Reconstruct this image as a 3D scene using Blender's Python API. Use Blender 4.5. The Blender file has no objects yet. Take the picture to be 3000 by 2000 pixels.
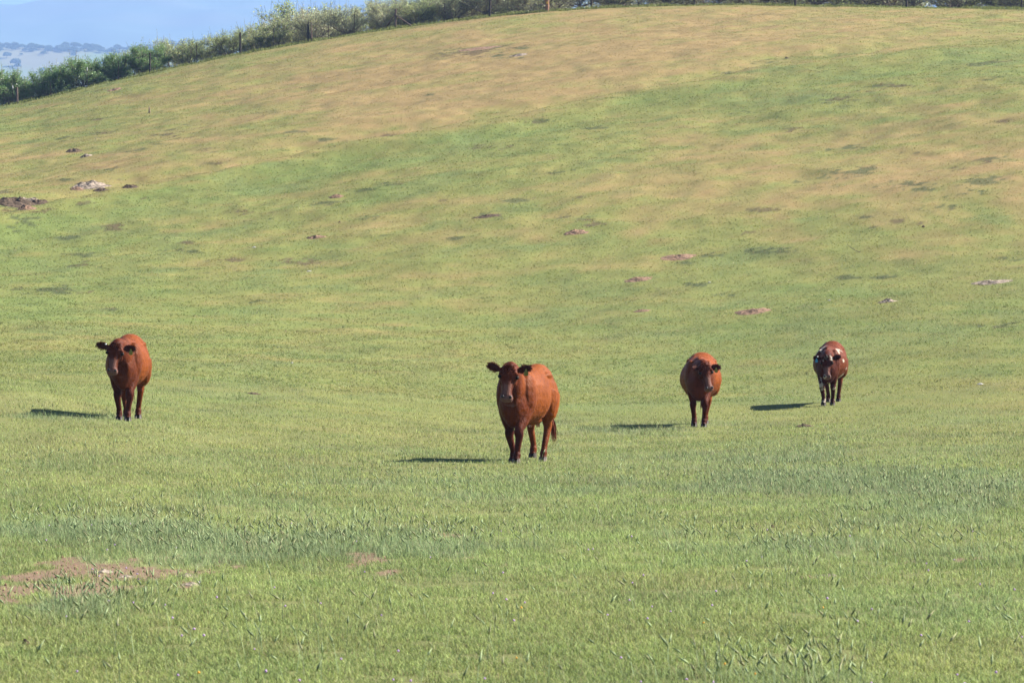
import bpy, bmesh, math, random
import numpy as np
from mathutils import Vector, Matrix, Euler
R = math.radians
C = bpy.context.scene.collection
scene = bpy.context.scene

# ------------------------------------------------------------------ camera, light, exposure
CAMZ = 1.75
FPX = 11250.0            # focal length in photograph pixels (135 mm on 36 mm, 3000 px wide)
HOR = 960.0              # row of the horizon
cam = bpy.data.cameras.new('camera'); camo = bpy.data.objects.new('camera', cam); C.objects.link(camo)
cam.lens = 135; cam.sensor_width = 36; cam.clip_start = 0.5; cam.clip_end = 60000
camo.location = (0, 0, CAMZ)
camo.rotation_euler = (R(90) - math.atan(40 / FPX), 0, 0)
cam.dof.use_dof = True; cam.dof.focus_distance = 58; cam.dof.aperture_fstop = 13
scene.camera = camo

SUN_EL, SUN_AZ = 38.0, 74.0          # azimuth: degrees from +Y (view direction) towards +X
w = bpy.data.worlds.new('World'); scene.world = w; w.use_nodes = True
nt = w.node_tree; bg = nt.nodes['Background']
sky = nt.nodes.new('ShaderNodeTexSky'); sky.sky_type = 'NISHITA'; sky.sun_disc = False
sky.sun_elevation = R(SUN_EL); sky.sun_rotation = R(SUN_AZ); sky.air_density = 0.4; sky.dust_density = 0.1
nt.links.new(sky.outputs[0], bg.inputs[0]); bg.inputs[1].default_value = 0.05
sun = bpy.data.lights.new('sun', 'SUN'); suno = bpy.data.objects.new('sun', sun); C.objects.link(suno)
sun.energy = 5.0; sun.angle = R(0.5); sun.color = (1.0, 0.95, 0.86)
sd = Vector((math.sin(R(SUN_AZ)) * math.cos(R(SUN_EL)), math.cos(R(SUN_AZ)) * math.cos(R(SUN_EL)), math.sin(R(SUN_EL))))
suno.rotation_euler = sd.to_track_quat('Z', 'Y').to_euler()
scene.view_settings.view_transform = 'Standard'; scene.view_settings.look = 'None'
scene.view_settings.gamma = 1; scene.view_settings.exposure = 1.95
scene.view_settings.use_curve_mapping = False
HAZE_DENSITY = 1.5e-4
HAZE_COLOR = (0.32, 0.52, 0.94)

# ------------------------------------------------------------------ helpers
def tag(o, label=None, cat=None, group=None, kind=None):
    if label: o['label'] = label
    if cat: o['category'] = cat
    if group: o['group'] = group
    if kind: o['kind'] = kind
    return o

def empty(name, loc=(0, 0, 0), rz=0.0):
    o = bpy.data.objects.new(name, None); C.objects.link(o)
    o.location = loc; o.rotation_euler = (0, 0, rz); o.empty_display_size = 0.2
    return o

def mesh_obj(name, verts, faces, mat, parent=None, smooth=False, loc=None):
    me = bpy.data.meshes.new(name); me.from_pydata([tuple(v) for v in verts], [], faces); me.update()
    if mat: me.materials.append(mat)
    if smooth: me.polygons.foreach_set('use_smooth', [True] * len(me.polygons))
    o = bpy.data.objects.new(name, me); C.objects.link(o)
    if parent: o.parent = parent
    if loc is not None: o.location = loc
    return o

def np_mesh(name, V, F, k):
    """mesh from numpy: V (n,3) floats, F (m,k) ints"""
    me = bpy.data.meshes.new(name)
    me.vertices.add(len(V)); me.vertices.foreach_set('co', V.astype(np.float32).ravel())
    me.loops.add(F.size); me.loops.foreach_set('vertex_index', F.astype(np.int32).ravel())
    me.polygons.add(len(F)); me.polygons.foreach_set('loop_start', np.arange(0, F.size, k, dtype=np.int32))
    me.update(calc_edges=True)
    return me

def set_col(me, name, A):
    at = me.color_attributes.new(name, 'FLOAT_COLOR', 'POINT')
    B = np.ones((len(A), 4), np.float32); B[:, :3] = A
    at.data.foreach_set('color', B.ravel())

def _hash(ix, iy, seed):
    h = (ix.astype(np.int64) * 374761393 + iy.astype(np.int64) * 668265263 + seed * 1442695041) & 0xffffffff
    h = ((h ^ (h >> 13)) * 1274126177) & 0xffffffff
    h = (h ^ (h >> 16)) & 0xffffffff
    return h.astype(np.float64) / 4294967295.0

def vnoise(x, y, seed=0):
    x = np.asarray(x, float); y = np.asarray(y, float)
    ix = np.floor(x); iy = np.floor(y); fx = x - ix; fy = y - iy
    fx = fx * fx * (3 - 2 * fx); fy = fy * fy * (3 - 2 * fy)
    a = _hash(ix, iy, seed); b = _hash(ix + 1, iy, seed); c = _hash(ix, iy + 1, seed); d = _hash(ix + 1, iy + 1, seed)
    return (a * (1 - fx) + b * fx) * (1 - fy) + (c * (1 - fx) + d * fx) * fy

def fbm(x, y, seed=0, octv=4):
    s = 0; a = 0.5; t = 0
    for k in range(octv):
        s = s + a * vnoise(x * 2 ** k + 17.3 * k, y * 2 ** k - 9.1 * k, seed + k); t += a; a *= 0.5
    return s / t

def sstep(a, b, x):
    t = np.clip((np.asarray(x, float) - a) / (b - a), 0, 1); return t * t * (3 - 2 * t)

# ------------------------------------------------------------------ terrain heights (metres)
RK = np.array([-200, 8, 22, 30, 52.6, 60, 71, 78, 92, 110, 140, 170, 188, 205, 230, 252, 264, 275, 300, 420, 700])
XK = np.array([-1500, 0, 356, 750, 1519, 2050, 2430, 3000, 4500])
ZT = np.array([
 # -200  8   22    30    52.6   60    71    78   92   110  140   170   188  205   230   252   264   275  300  420 700
 [0, 0, 0.00, 0.05, 0.20, 0.30, 0.7, 1.0, 1.6, 2.4, 4.4, 7.2, 9.0, 10.4, 12.4, 13.6, 14.0, 13.7, 11.5, 2.0, -12],
 [0, 0, 0.00, 0.03, 0.20, 0.33, 0.6, 0.8, 1.3, 2.3, 5.0, 8.2, 10.0, 11.7, 14.6, 16.5, 16.95, 16.7, 14.2, 4.0, -12],
 [0, 0, 0.00, 0.03, 0.22, 0.33, 0.5, 0.7, 1.2, 2.2, 5.2, 8.8, 10.9, 12.7, 15.9, 18.2, 18.75, 18.5, 16.2, 6.0, -12],
 [0, 0, 0.00, 0.00, 0.05, 0.12, 0.3, 0.5, 1.0, 2.1, 5.4, 9.6, 12.1, 14.0, 17.3, 19.9, 20.60, 20.4, 18.2, 8.0, -12],
 [0, 0, -0.02, -0.03, -0.10, -0.10, -0.05, 0.1, 0.7, 2.1, 6.3, 11.0, 13.7, 15.6, 19.3, 22.2, 23.15, 23.2, 21.6, 14.0, -6],
 [0, 0, -0.02, -0.04, -0.10, -0.10, -0.07, 0.1, 0.8, 2.6, 6.9, 11.9, 14.8, 17.0, 20.6, 23.0, 23.75, 23.9, 23.0, 18.0, -6],
 [0, 0, -0.02, -0.04, -0.05, -0.02, 0.03, 0.17, 1.2, 3.0, 7.4, 12.6, 15.6, 18.0, 21.2, 23.1, 23.70, 23.9, 23.4, 19.0, -6],
 [0, 0, 0.00, 0.0, 0.05, 0.15, 0.6, 1.2, 2.8, 3.7, 8.2, 13.4, 16.4, 18.6, 21.4, 23.0, 23.42, 23.6, 23.2, 20.0, -6],
 [0, 0, 0.00, 0.1, 0.3, 0.5, 1.2, 1.9, 3.6, 5.0, 9.5, 14.2, 16.8, 18.6, 21.0, 22.3, 22.80, 22.9, 22.6, 20.0, -6]])

YR = np.array([[690, 545, 490, 450, 410, 385, 380], [700, 545, 475, 420, 360, 325, 315], [690, 520, 440, 380, 300, 252, 236], [680, 480, 395, 330, 240, 178, 152], [600, 380, 300, 235, 140, 68, 42],
               [560, 330, 240, 175, 95, 38, 18], [530, 290, 200, 145, 80, 36, 21], [470, 230, 165, 120, 75, 42, 31], [440, 220, 170, 135, 90, 62, 52]])
ZT[:, 10:17] = CAMZ + (HOR - YR) / FPX * RK[10:17][None, :]          # the hill face, from measured sight lines
ZT[:, 17] = ZT[:, 16] + np.array([-.5, -.45, -.4, -.3, .05, .15, .15, .15, .1])
ZT[:, 18] = ZT[:, 16] + np.array([-2.5, -2.4, -2.2, -2, -1, -.4, -.2, -.2, -.2])
ZT[1, 4:7] = (.30, .50, .80); ZT[0, 4:7] = (.45, .75, 1.1)
ZT[7, 5:10] = (.08, .25, .5, 1.7, 3.6); ZT[8, 5:10] = (.2, .4, .8, 2.0, 4.2)

def _pchip_rows(r):
    """monotone-ish cubic along depth for each X column -> array (cols, ...)"""
    h = np.diff(RK); d = np.diff(ZT, axis=1) / h
    m = np.zeros_like(ZT); m[:, 1:-1] = (d[:, :-1] * h[1:] + d[:, 1:] * h[:-1]) / (h[1:] + h[:-1]); m[:, 0] = d[:, 0]; m[:, -1] = d[:, -1]
    i = np.clip(np.searchsorted(RK, r) - 1, 0, len(RK) - 2)
    t = np.clip((r - RK[i]) / h[i], 0, 1)
    h00 = 2 * t**3 - 3 * t**2 + 1; h10 = t**3 - 2 * t**2 + t; h01 = -2 * t**3 + 3 * t**2; h11 = t**3 - t**2
    return h00 * ZT[:, i] + h10 * h[i] * m[:, i] + h01 * ZT[:, i + 1] + h11 * h[i] * m[:, i + 1]

def ground(x, y):
    x = np.atleast_1d(np.asarray(x, float)); y = np.atleast_1d(np.asarray(y, float))
    X = 1500 + FPX * x / np.maximum(y, 8.0)
    X = np.clip(X, -1500, 4500)
    rows = _pchip_rows(np.clip(y, -200, 700))
    # smooth interpolation across columns (cubic Hermite)
    j = np.clip(np.searchsorted(XK, X) - 1, 0, len(XK) - 2); hX = np.diff(XK)
    dcol = np.diff(rows, axis=0) / hX[:, None]
    mc = np.zeros_like(rows); mc[1:-1] = (dcol[:-1] + dcol[1:]) / 2; mc[0] = 0; mc[-1] = 0
    n = np.arange(len(x)); t = np.clip((X - XK[j]) / hX[j], 0, 1)
    h00 = 2 * t**3 - 3 * t**2 + 1; h10 = t**3 - 2 * t**2 + t; h01 = -2 * t**3 + 3 * t**2; h11 = t**3 - t**2
    z = h00 * rows[j, n] + h10 * hX[j] * mc[j, n] + h01 * rows[j + 1, n] + h11 * hX[j] * mc[j + 1, n]
    # the spur: a low crest with a shallow swale behind it
    dsp = HOR - FPX * (z - CAMZ) / np.maximum(y, 8.0) - np.interp(X, SPX, SPY)
    z = z + sstep(110, 150, y) * (.40 * np.exp(-((dsp - 22) / 26.0) ** 2) - .50 * np.exp(-((dsp + 26) / 26.0) ** 2))
    # hummocky relief, stronger on the hill
    am = 0.025 + 0.13 * sstep(85, 150, y)
    am = am * (1 - 0.7 * sstep(245, 262, y))
    z = z + am * ((fbm(x / 3.1, y / 5.0, 11, 3) - 0.5) * 2.0) + 0.8 * am * (fbm(x / 0.9, y / 1.3, 31, 2) - 0.5)
    z = z + 0.45 * (fbm(x / 13., y / 22., 77, 2) - 0.5) * sstep(90, 150, y) * (1 - sstep(240, 260, y))
    return z

def gz(x, y): return float(ground(x, y)[0])

def pix(X, Y, rmin=17.0, rmax=263.0):
    """first ground point seen at photograph pixel X, Y -> (x, y, z)"""
    r = np.concatenate([np.arange(rmin, 60, 0.05), np.arange(60, rmax, 0.15)])
    x = (X - 1500) / FPX * r; z = ground(x, r)
    Yp = HOR - FPX * (z - CAMZ) / r
    k = np.argmax(Yp <= Y) if (Yp <= Y).any() else len(r) - 1
    return (float(x[k]), float(r[k]), float(z[k]))

# ------------------------------------------------------------------ colour of the sward (albedo, world-space)
TX = np.array([0, 500, 1000, 1500, 2000, 2500, 3000])
TY = np.array([20, 100, 200, 300, 400, 480, 560, 650, 800, 960, 1100, 1300, 1500, 1750, 2000])
TT = np.array([
 [.4, .5, .6, .6, .55, .55, .5], [.1, .2, .6, .78, .78, .75, .42], [.05, .28, .75, .85, .78, .38, .25], [.1, .42, .8, .82, .35, .32, .5],
 [.12, .5, .65, .25, .4, .65, .85], [.6, .55, .25, .4, .55, .82, .9], [.35, .2, .35, .42, .6, .78, .85], [.15, .3, .4, .45, .4, .5, .55],
 [.15, .22, .32, .35, .32, .38, .38], [.32, .35, .42, .38, .3, .3, .3], [.3, .2, .3, .28, .22, .28, .32], [.2, .22, .34, .22, .18, .22, .34],
 [.16, .2, .2, .2, .16, .12, .15], [.16, .18, .2, .2, .18, .18, .16], [.25, .3, .28, .3, .28, .3, .35]])
SPX = np.array([-500, 0, 400, 640, 1000, 1500, 1700, 2000, 2250, 2600, 3000, 3500])
SPY = np.array([700, 640, 556, 515, 432, 341, 295, 246, 190, 150, 118, 90])
BARE = [(330, 1672, 270, 26, 1.0), (120, 1730, 190, 24, 1.0), (60, 1690, 120, 18, .8), (20, 1765, 110, 12, .9), (560, 1690, 110, 24, .6), (545, 1712, 60, 10, .7),
        (1200, 1668, 120, 14, .45), (1420, 1648, 130, 13, .44), (1050, 1650, 90, 12, .42), (700, 1600, 60, 12, .6), (1020, 1620, 70, 10, .5),
        (2420, 1690, 60, 10, .8), (2700, 1650, 80, 8, .5), (2190, 1535, 60, 8, .6), (2860, 1640, 60, 8, .5), (1330, 1570, 50, 6, .5)]
LUSH = [(900, 1600, 900, 60, .8), (2600, 1410, 700, 45, .9), (1500, 1420, 700, 40, .45), (2250, 1345, 380, 40, .7), (300, 1560, 500, 50, .7), (2250, 1620, 700, 50, .55),
        (1620, 1580, 500, 50, .5), (190, 1222, 190, 7, .95), (1830, 1262, 90, 8, .9), (2850, 1500, 400, 60, .6), (1750, 1255, 500, 30, .5), (300, 1790, 500, 30, .35)]

SCR = [(298,265,18),(280,352,20),(370,360,18),(300,390,30),(200,405,26),(500,380,26),(545,365,16),(505,405,44),(462,422,22),(400,440,22),(620,440,30),(632,480,26),(500,395,40),(860,385,26),(948,410,26),(835,437,24),(315,497,28),(185,527,26),(345,528,16),
 (15,560,22),(60,607,60),(150,612,22),(110,620,26),(30,618,34),(70,640,40),(420,582,14),(250,596,24),(330,662,30),(300,670,40),(200,697,34),(90,655,30),(80,677,26),(30,665,16),(450,680,20),(745,622,34),(960,592,34),(820,646,30),(540,711,30),(515,736,30),(565,737,22),
 (1265,279,14),(1130,396,30),(1395,431,34),(1500,433,26),(1125,541,36),(1060,556,26),(1075,636,34),(1290,589,16),(1510,586,34),(1700,578,24),(1430,633,44),(1610,506,44),(1600,352,40),(1745,376,26),(1690,642,44),(1640,636,26),(1745,657,22),(1120,691,20),(1330,698,22),(1050,560,20),
 (2255,181,40),(2130,216,22),(2170,331,20),(2330,376,46),(2860,188,60),(2760,192,30),(2450,292,44),(2600,256,60),(2900,234,30),(2480,434,34),(2490,382,26),(2950,356,34),(2335,531,16),(2660,452,24),(2520,502,66),(2800,492,60),(2900,466,44),(2700,556,50),(2850,566,70),(2250,612,40),(2540,637,32),(2650,650,40),(2560,667,22),(2185,683,22),
 (2215,735,70),(2020,771,26),(2090,745,40),(2050,832,26),(2130,863,30),(2480,781,30),(2470,813,34),(2960,758,30),(2600,812,30),(2640,540,70),(2420,520,50),(2900,530,60),(2760,610,50),(230,745,50),(250,775,40),(620,795,60),(160,850,70),(700,765,60),(900,770,70),(330,905,26),(760,885,34),(940,915,16),(2930,955,60),(2880,1095,20),(1380,152,90),(1500,165,50)]
def interp2(X, Y):
    X = np.clip(X, 0, 3000); Y = np.clip(Y, 20, 2000)
    i = np.clip(np.searchsorted(TX, X) - 1, 0, len(TX) - 2); j = np.clip(np.searchsorted(TY, Y) - 1, 0, len(TY) - 2)
    a = (X - TX[i]) / (TX[i + 1] - TX[i]); b = (Y - TY[j]) / (TY[j + 1] - TY[j])
    return (TT[j, i] * (1 - a) + TT[j, i + 1] * a) * (1 - b) + (TT[j + 1, i] * (1 - a) + TT[j + 1, i + 1] * a) * b

def sward(x, y, z):
    """returns tan, bare, lush, dark masks for ground points"""
    yy = np.maximum(y, 12.0)
    X = 1500 + FPX * x / yy; Y = HOR - FPX * (z - CAMZ) / yy
    n1 = fbm(x / 2.6, y / 4.0, 5, 4); n2 = fbm(x / 9, y / 14, 8, 3); n3 = fbm(x / 0.7, y / 1.1, 15, 3); n4 = fbm(x / 1.3, y / 3.2, 61, 4)
    T = interp2(X + 160 * (n2 - .5), Y + 30 * (n1 - .5))
    d = Y - np.interp(X, SPX, SPY) + 14 * (n1 - .5)            # >0 below the spur line
    hill = sstep(95, 140, y)
    T = T + hill * (0.16 * sstep(12, -18, d) - 0.26 * np.exp(-((d - 42) / 34.0) ** 2))
    far = sstep(30, 110, y)
    n5 = .4 * fbm(x / 1.5, y / 1.4, 71, 5) + .6 * fbm((X + 2000) / 210., (Y + .13 * X * sstep(900, 500, Y)) / 11., 72, 4)
    T = T + (n1 - .5) * (0.35 + 0.02 * far) + (n5 - .5) * (.25 + 0.75 * far) + (n4 - .5) * 0.2 * far + (n3 - .5) * 0.35 + (n2 - .5) * .25 + .10 * hill * (1 - sstep(.5, .8, T))
    bare = np.zeros_like(x); lush = np.zeros_like(x)
    for (bx, by, bw, bh, s) in BARE:
        q = ((X - bx) / bw) ** 2 + ((Y - by) / bh) ** 2
        bare = np.maximum(bare, s * np.exp(-q * 0.65))
    nb = fbm(x / 0.28, y / 0.55, 91, 4)
    bare = sstep(0.36, 0.56, bare * .95 + (nb - .5) * 2.1 * np.clip(bare * 3.5, 0, 1) + (nb - .5) * .3 + (n3 - .5) * .3)
    for (bx, by, bw, bh, s) in LUSH:
        q = ((X - bx) / bw) ** 2 + ((Y - by) / bh) ** 2
        lush = np.maximum(lush, s * np.exp(-q * 0.8))
    lush = np.clip(sstep(0.30, 0.75, lush + (n1 - .5) * 0.6 + (n3 - .5) * .9) + 0.35 * sstep(.60, .72, n4) * sstep(150, 40, y), 0, 1)
    dark = sstep(.60, .76, fbm(x / 0.9, y / 2.6, 131, 4)) * (0.3 + .7 * far) * sstep(.40, .62, fbm(x / 7, y / 12, 141, 2))
    ns = .5 * fbm(x / .5, y / .9, 301, 4) + .5 * fbm((X + 900) / 26., (Y + .10 * X) / 2.6, 302, 3); scr = np.zeros_like(x)
    for i_, (bx, by, bw) in enumerate(SCR):
        hh = 2.2 + bw * .09; q = ((X - bx) / bw) ** 2 + ((Y - by + (X - bx) * .08 * (by < 600)) / hh) ** 2
        scr = np.maximum(scr, (.7 + .3 * math.sin(i_ * 2.4)) * np.exp(-q * .8))
    scr = sstep(.34, .64, scr * .95 + (ns - .5) * 3.2) * (scr > .06)
    dark = np.clip(dark * .8, 0, 1) + 2.0 * scr          # >1 marks scraped, broken turf
    return np.clip(T, 0, 1), bare, lush * (1 - hill), dark

# albedo palette (linear)
G_GREEN = np.array([.150, .188, .054]); G_YEL = np.array([.203, .203, .062]); G_TAN = np.array([.285, .203, .088])
G_LUSH = np.array([.128, .165, .074]); G_DIRT = np.array([.160, .108, .072]); G_DARK = np.array([.075, .092, .038]); G_BLUE = np.array([.150, .19, .066])
def mixc(a, b, t): return a + (b - a) * t[:, None]
def sward_color(T, bare, lush, dark, x, y):
    c = np.repeat(G_GREEN[None], len(T), 0)
    c = mixc(c, np.repeat(G_YEL[None], len(T), 0), np.clip((T - .05) / .5, 0, 1))
    c = mixc(c, np.repeat(G_TAN[None], len(T), 0), np.clip((T - .5) / .5, 0, 1))
    bl = sstep(.52, .75, fbm(x / 2.0, y / 4.0, 205, 3)) * .5 * sstep(.6, .3, T)
    c = mixc(c, np.repeat(G_BLUE[None], len(T), 0), bl)
    c = mixc(c, np.repeat(G_LUSH[None], len(T), 0), lush * .8)
    c = mixc(c, np.repeat(G_DARK[None], len(T), 0), np.clip(dark, 0, 1) * .34)
    sel = sstep(.45, .60, fbm(x / 3., y / 5., 77, 2))[:, None]
    c = mixc(c, np.array([.062, .075, .032])[None] * (1 - sel) + np.array([.10, .062, .038])[None] * sel, sstep(.9, 2.4, dark) * .8)
    c = c * (.76 + .49 * fbm(x / .8, y / 1.5, 411, 4))[:, None]
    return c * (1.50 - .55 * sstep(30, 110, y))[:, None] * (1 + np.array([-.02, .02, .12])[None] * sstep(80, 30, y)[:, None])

# ------------------------------------------------------------------ materials
def new_mat(name):
    m = bpy.data.materials.new(name); m.use_nodes = True
    return m, m.node_tree, m.node_tree.nodes['Principled BSDF']

def noise_mat(name, c1, c2, scale=6.0, rough=0.85, bump=0.0, bscale=None, detail=6, spec=0.3, coords='Object', stretch=(1, 1, 1)):
    m, t, b = new_mat(name)
    tc = t.nodes.new('ShaderNodeTexCoord'); mp = t.nodes.new('ShaderNodeMapping'); mp.inputs['Scale'].default_value = stretch
    t.links.new(tc.outputs[coords], mp.inputs[0])
    n = t.nodes.new('ShaderNodeTexNoise'); n.inputs['Scale'].default_value = scale; n.inputs['Detail'].default_value = detail
    t.links.new(mp.outputs[0], n.inputs['Vector'])
    r = t.nodes.new('ShaderNodeValToRGB'); r.color_ramp.elements[0].position = .35; r.color_ramp.elements[1].position = .65
    r.color_ramp.elements[0].color = (*c1, 1); r.color_ramp.elements[1].color = (*c2, 1)
    t.links.new(n.outputs[0], r.inputs[0]); t.links.new(r.outputs[0], b.inputs['Base Color'])
    b.inputs['Roughness'].default_value = rough; b.inputs['Specular IOR Level'].default_value = spec
    if bump:
        n2 = t.nodes.new('ShaderNodeTexNoise'); n2.inputs['Scale'].default_value = bscale or scale * 3; n2.inputs['Detail'].default_value = 5
        t.links.new(mp.outputs[0], n2.inputs['Vector'])
        bp = t.nodes.new('ShaderNodeBump'); bp.inputs['Strength'].default_value = bump; bp.inputs['Distance'].default_value = .05
        t.links.new(n2.outputs[0], bp.inputs['Height']); t.links.new(bp.outputs[0], b.inputs['Normal'])
    return m

def attr_mat(name, scale, lo, hi, rough, bump, bscale, bdist=.05, spec=.1, stretch=(1, 1, 1)):
    """colour attribute 'Col' modulated by procedural noise"""
    m, t, b = new_mat(name)
    a = t.nodes.new('ShaderNodeAttribute'); a.attribute_name = 'Col'
    tc = t.nodes.new('ShaderNodeTexCoord'); mp = t.nodes.new('ShaderNodeMapping'); mp.inputs['Scale'].default_value = stretch
    t.links.new(tc.outputs['Object'], mp.inputs[0])
    n = t.nodes.new('ShaderNodeTexNoise'); n.inputs['Scale'].default_value = scale; n.inputs['Detail'].default_value = 7; n.inputs['Roughness'].default_value = .7
    t.links.new(mp.outputs[0], n.inputs['Vector'])
    r = t.nodes.new('ShaderNodeMapRange'); r.inputs['From Min'].default_value = .3; r.inputs['From Max'].default_value = .7
    r.inputs['To Min'].default_value = lo; r.inputs['To Max'].default_value = hi
    t.links.new(n.outputs[0], r.inputs[0])
    mx = t.nodes.new('ShaderNodeVectorMath'); mx.operation = 'SCALE'
    t.links.new(a.outputs['Color'], mx.inputs[0]); t.links.new(r.outputs[0], mx.inputs['Scale'])
    t.links.new(mx.outputs[0], b.inputs['Base Color'])
    b.inputs['Roughness'].default_value = rough; b.inputs['Specular IOR Level'].default_value = spec
    n2 = t.nodes.new('ShaderNodeTexNoise'); n2.inputs['Scale'].default_value = bscale; n2.inputs['Detail'].default_value = 6
    t.links.new(mp.outputs[0], n2.inputs['Vector'])
    bp = t.nodes.new('ShaderNodeBump'); bp.inputs['Strength'].default_value = bump; bp.inputs['Distance'].default_value = bdist
    t.links.new(n2.outputs[0], bp.inputs['Height']); t.links.new(bp.outputs[0], b.inputs['Normal'])
    return m

def leaf_mat(name, transl=.35, rough=.5, spec=.25, tint=1.0):
    m, t, b = new_mat(name)
    a = t.nodes.new('ShaderNodeAttribute'); a.attribute_name = 'Col'
    t.links.new(a.outputs['Color'], b.inputs['Base Color']); b.inputs['Roughness'].default_value = rough
    b.inputs['Specular IOR Level'].default_value = spec
    tr = t.nodes.new('ShaderNodeBsdfTranslucent'); mx = t.nodes.new('ShaderNodeMixShader'); mx.inputs[0].default_value = transl
    t.links.new(a.outputs['Color'], tr.inputs[0])
    t.links.new(b.outputs[0], mx.inputs[1]); t.links.new(tr.outputs[0], mx.inputs[2])
    t.links.new(mx.outputs[0], t.nodes['Material Output'].inputs[0])
    return m

M_GROUND = attr_mat('pasture_ground', 9.0, .84, 1.14, .95, .5, 14.0, .04)
M_GRASS = leaf_mat('grass_blades', .36, .6, .10)
M_LEAF = leaf_mat('tree_leaves', .45, .38, .5)
M_BARK = noise_mat('orchard_bark', (.10, .075, .06), (.22, .18, .15), 9, .9, .5)
M_DIRT = noise_mat('burrow_earth', (.09, .06, .04), (.27, .17, .115), 7, .95, .9, 16, spec=.1)
M_PALE = noise_mat('pale_clods', (.06, .048, .035), (.33, .265, .21), 6, .95, .9, 22, spec=.1)
M_DARKDIRT = noise_mat('dark_burrow_earth', (.03, .022, .015), (.12, .085, .06), 9, .95, .9, 22, spec=.1)
M_DUNG = noise_mat('dung', (.02, .013, .009), (.09, .05, .03), 14, .85, .8, 40)
M_STONE = noise_mat('pale_stone', (.22, .215, .20), (.36, .35, .33), 12, .8, .5)
M_STICK = noise_mat('stick_bark', (.05, .04, .03), (.13, .10, .08), 12, .9, .3)
M_POSTD = noise_mat('weathered_dark_post', (.018, .014, .012), (.06, .045, .038), 10, .85, .6, 30, stretch=(1, 1, .2))
M_POSTB = noise_mat('brown_wood_post', (.05, .032, .025), (.15, .10, .08), 10, .85, .6, 30, stretch=(1, 1, .2))
M_TPOST = noise_mat('rusty_steel', (.035, .025, .022), (.10, .06, .045), 14, .7, .2)
M_WHITE = noise_mat('white_paint_tip', (.6, .6, .58), (.75, .75, .72), 14, .6)
M_WIRE = noise_mat('galvanised_wire', (.10, .095, .09), (.2, .19, .18), 20, .5)
M_POLE = noise_mat('orange_brown_pole', (.17, .085, .045), (.28, .15, .085), 5, .85, .5, 25, stretch=(1, 1, .12))
M_YEL = noise_mat('yellow_marker', (.75, .5, .05), (.85, .6, .08), 20, .6)

# ------------------------------------------------------------------ pasture mesh
def build_pasture():
    rr = []
    r = -60.0
    while r < 14: rr.append(r); r += 3.0
    r = 14.0
    while r < 640:
        rr.append(r)
        if r < 90: r += max(.10, r * r / (3600.0 * 1.75) * 1.9) if r < 60 else .55
        elif r < 270: r += .42
        else: r += min(8, .5 + (r - 270) * .08)
    rr = np.array(rr)
    u = np.concatenate([-1 - np.linspace(1, 0, 60, endpoint=False) ** 1.5 * 1.0, np.linspace(-1, 1, 440), 1 + np.linspace(0, 1, 61)[1:] ** 1.5])
    n, m = len(rr), len(u)
    Rg, U = np.meshgrid(rr, u, indexing='ij')
    a = .155 * (np.maximum(Rg, 0) + 12)
    ex = np.clip(np.abs(U) - 1, 0, 1)
    X = np.sign(U) * (np.minimum(np.abs(U), 1) * a + ex * (60 + .5 * np.maximum(Rg, 0)))
    x = X.ravel(); y = Rg.ravel(); z = ground(x, y)
    T, bare, lush, dark = sward(x, y, z)
    c = sward_color(T, bare, lush, dark, x, y)
    near = sstep(110, 40, y)
    soil = mixc(c * (.8 - .22 * near)[:, None], np.repeat((G_DIRT * np.array([.62, .6, .5]))[None], len(x), 0), near * .35)  # thatch and soil between blades, darkened nearby as painted shade in the gaps
    c = mixc(soil, np.repeat(G_DIRT[None], len(x), 0), bare)
    idx = np.arange(n * m).reshape(n, m)
    F = np.stack([idx[:-1, :-1], idx[:-1, 1:], idx[1:, 1:], idx[1:, :-1]], -1).reshape(-1, 4)
    me = np_mesh('pasture', np.stack([x, y, z], 1), F, 4)
    me.polygons.foreach_set('use_smooth', np.ones(len(F), bool))
    set_col(me, 'Col', c); me.materials.append(M_GROUND)
    o = bpy.data.objects.new('pasture_hill', me); C.objects.link(o); tag(o, kind='structure')
build_pasture()

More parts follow.
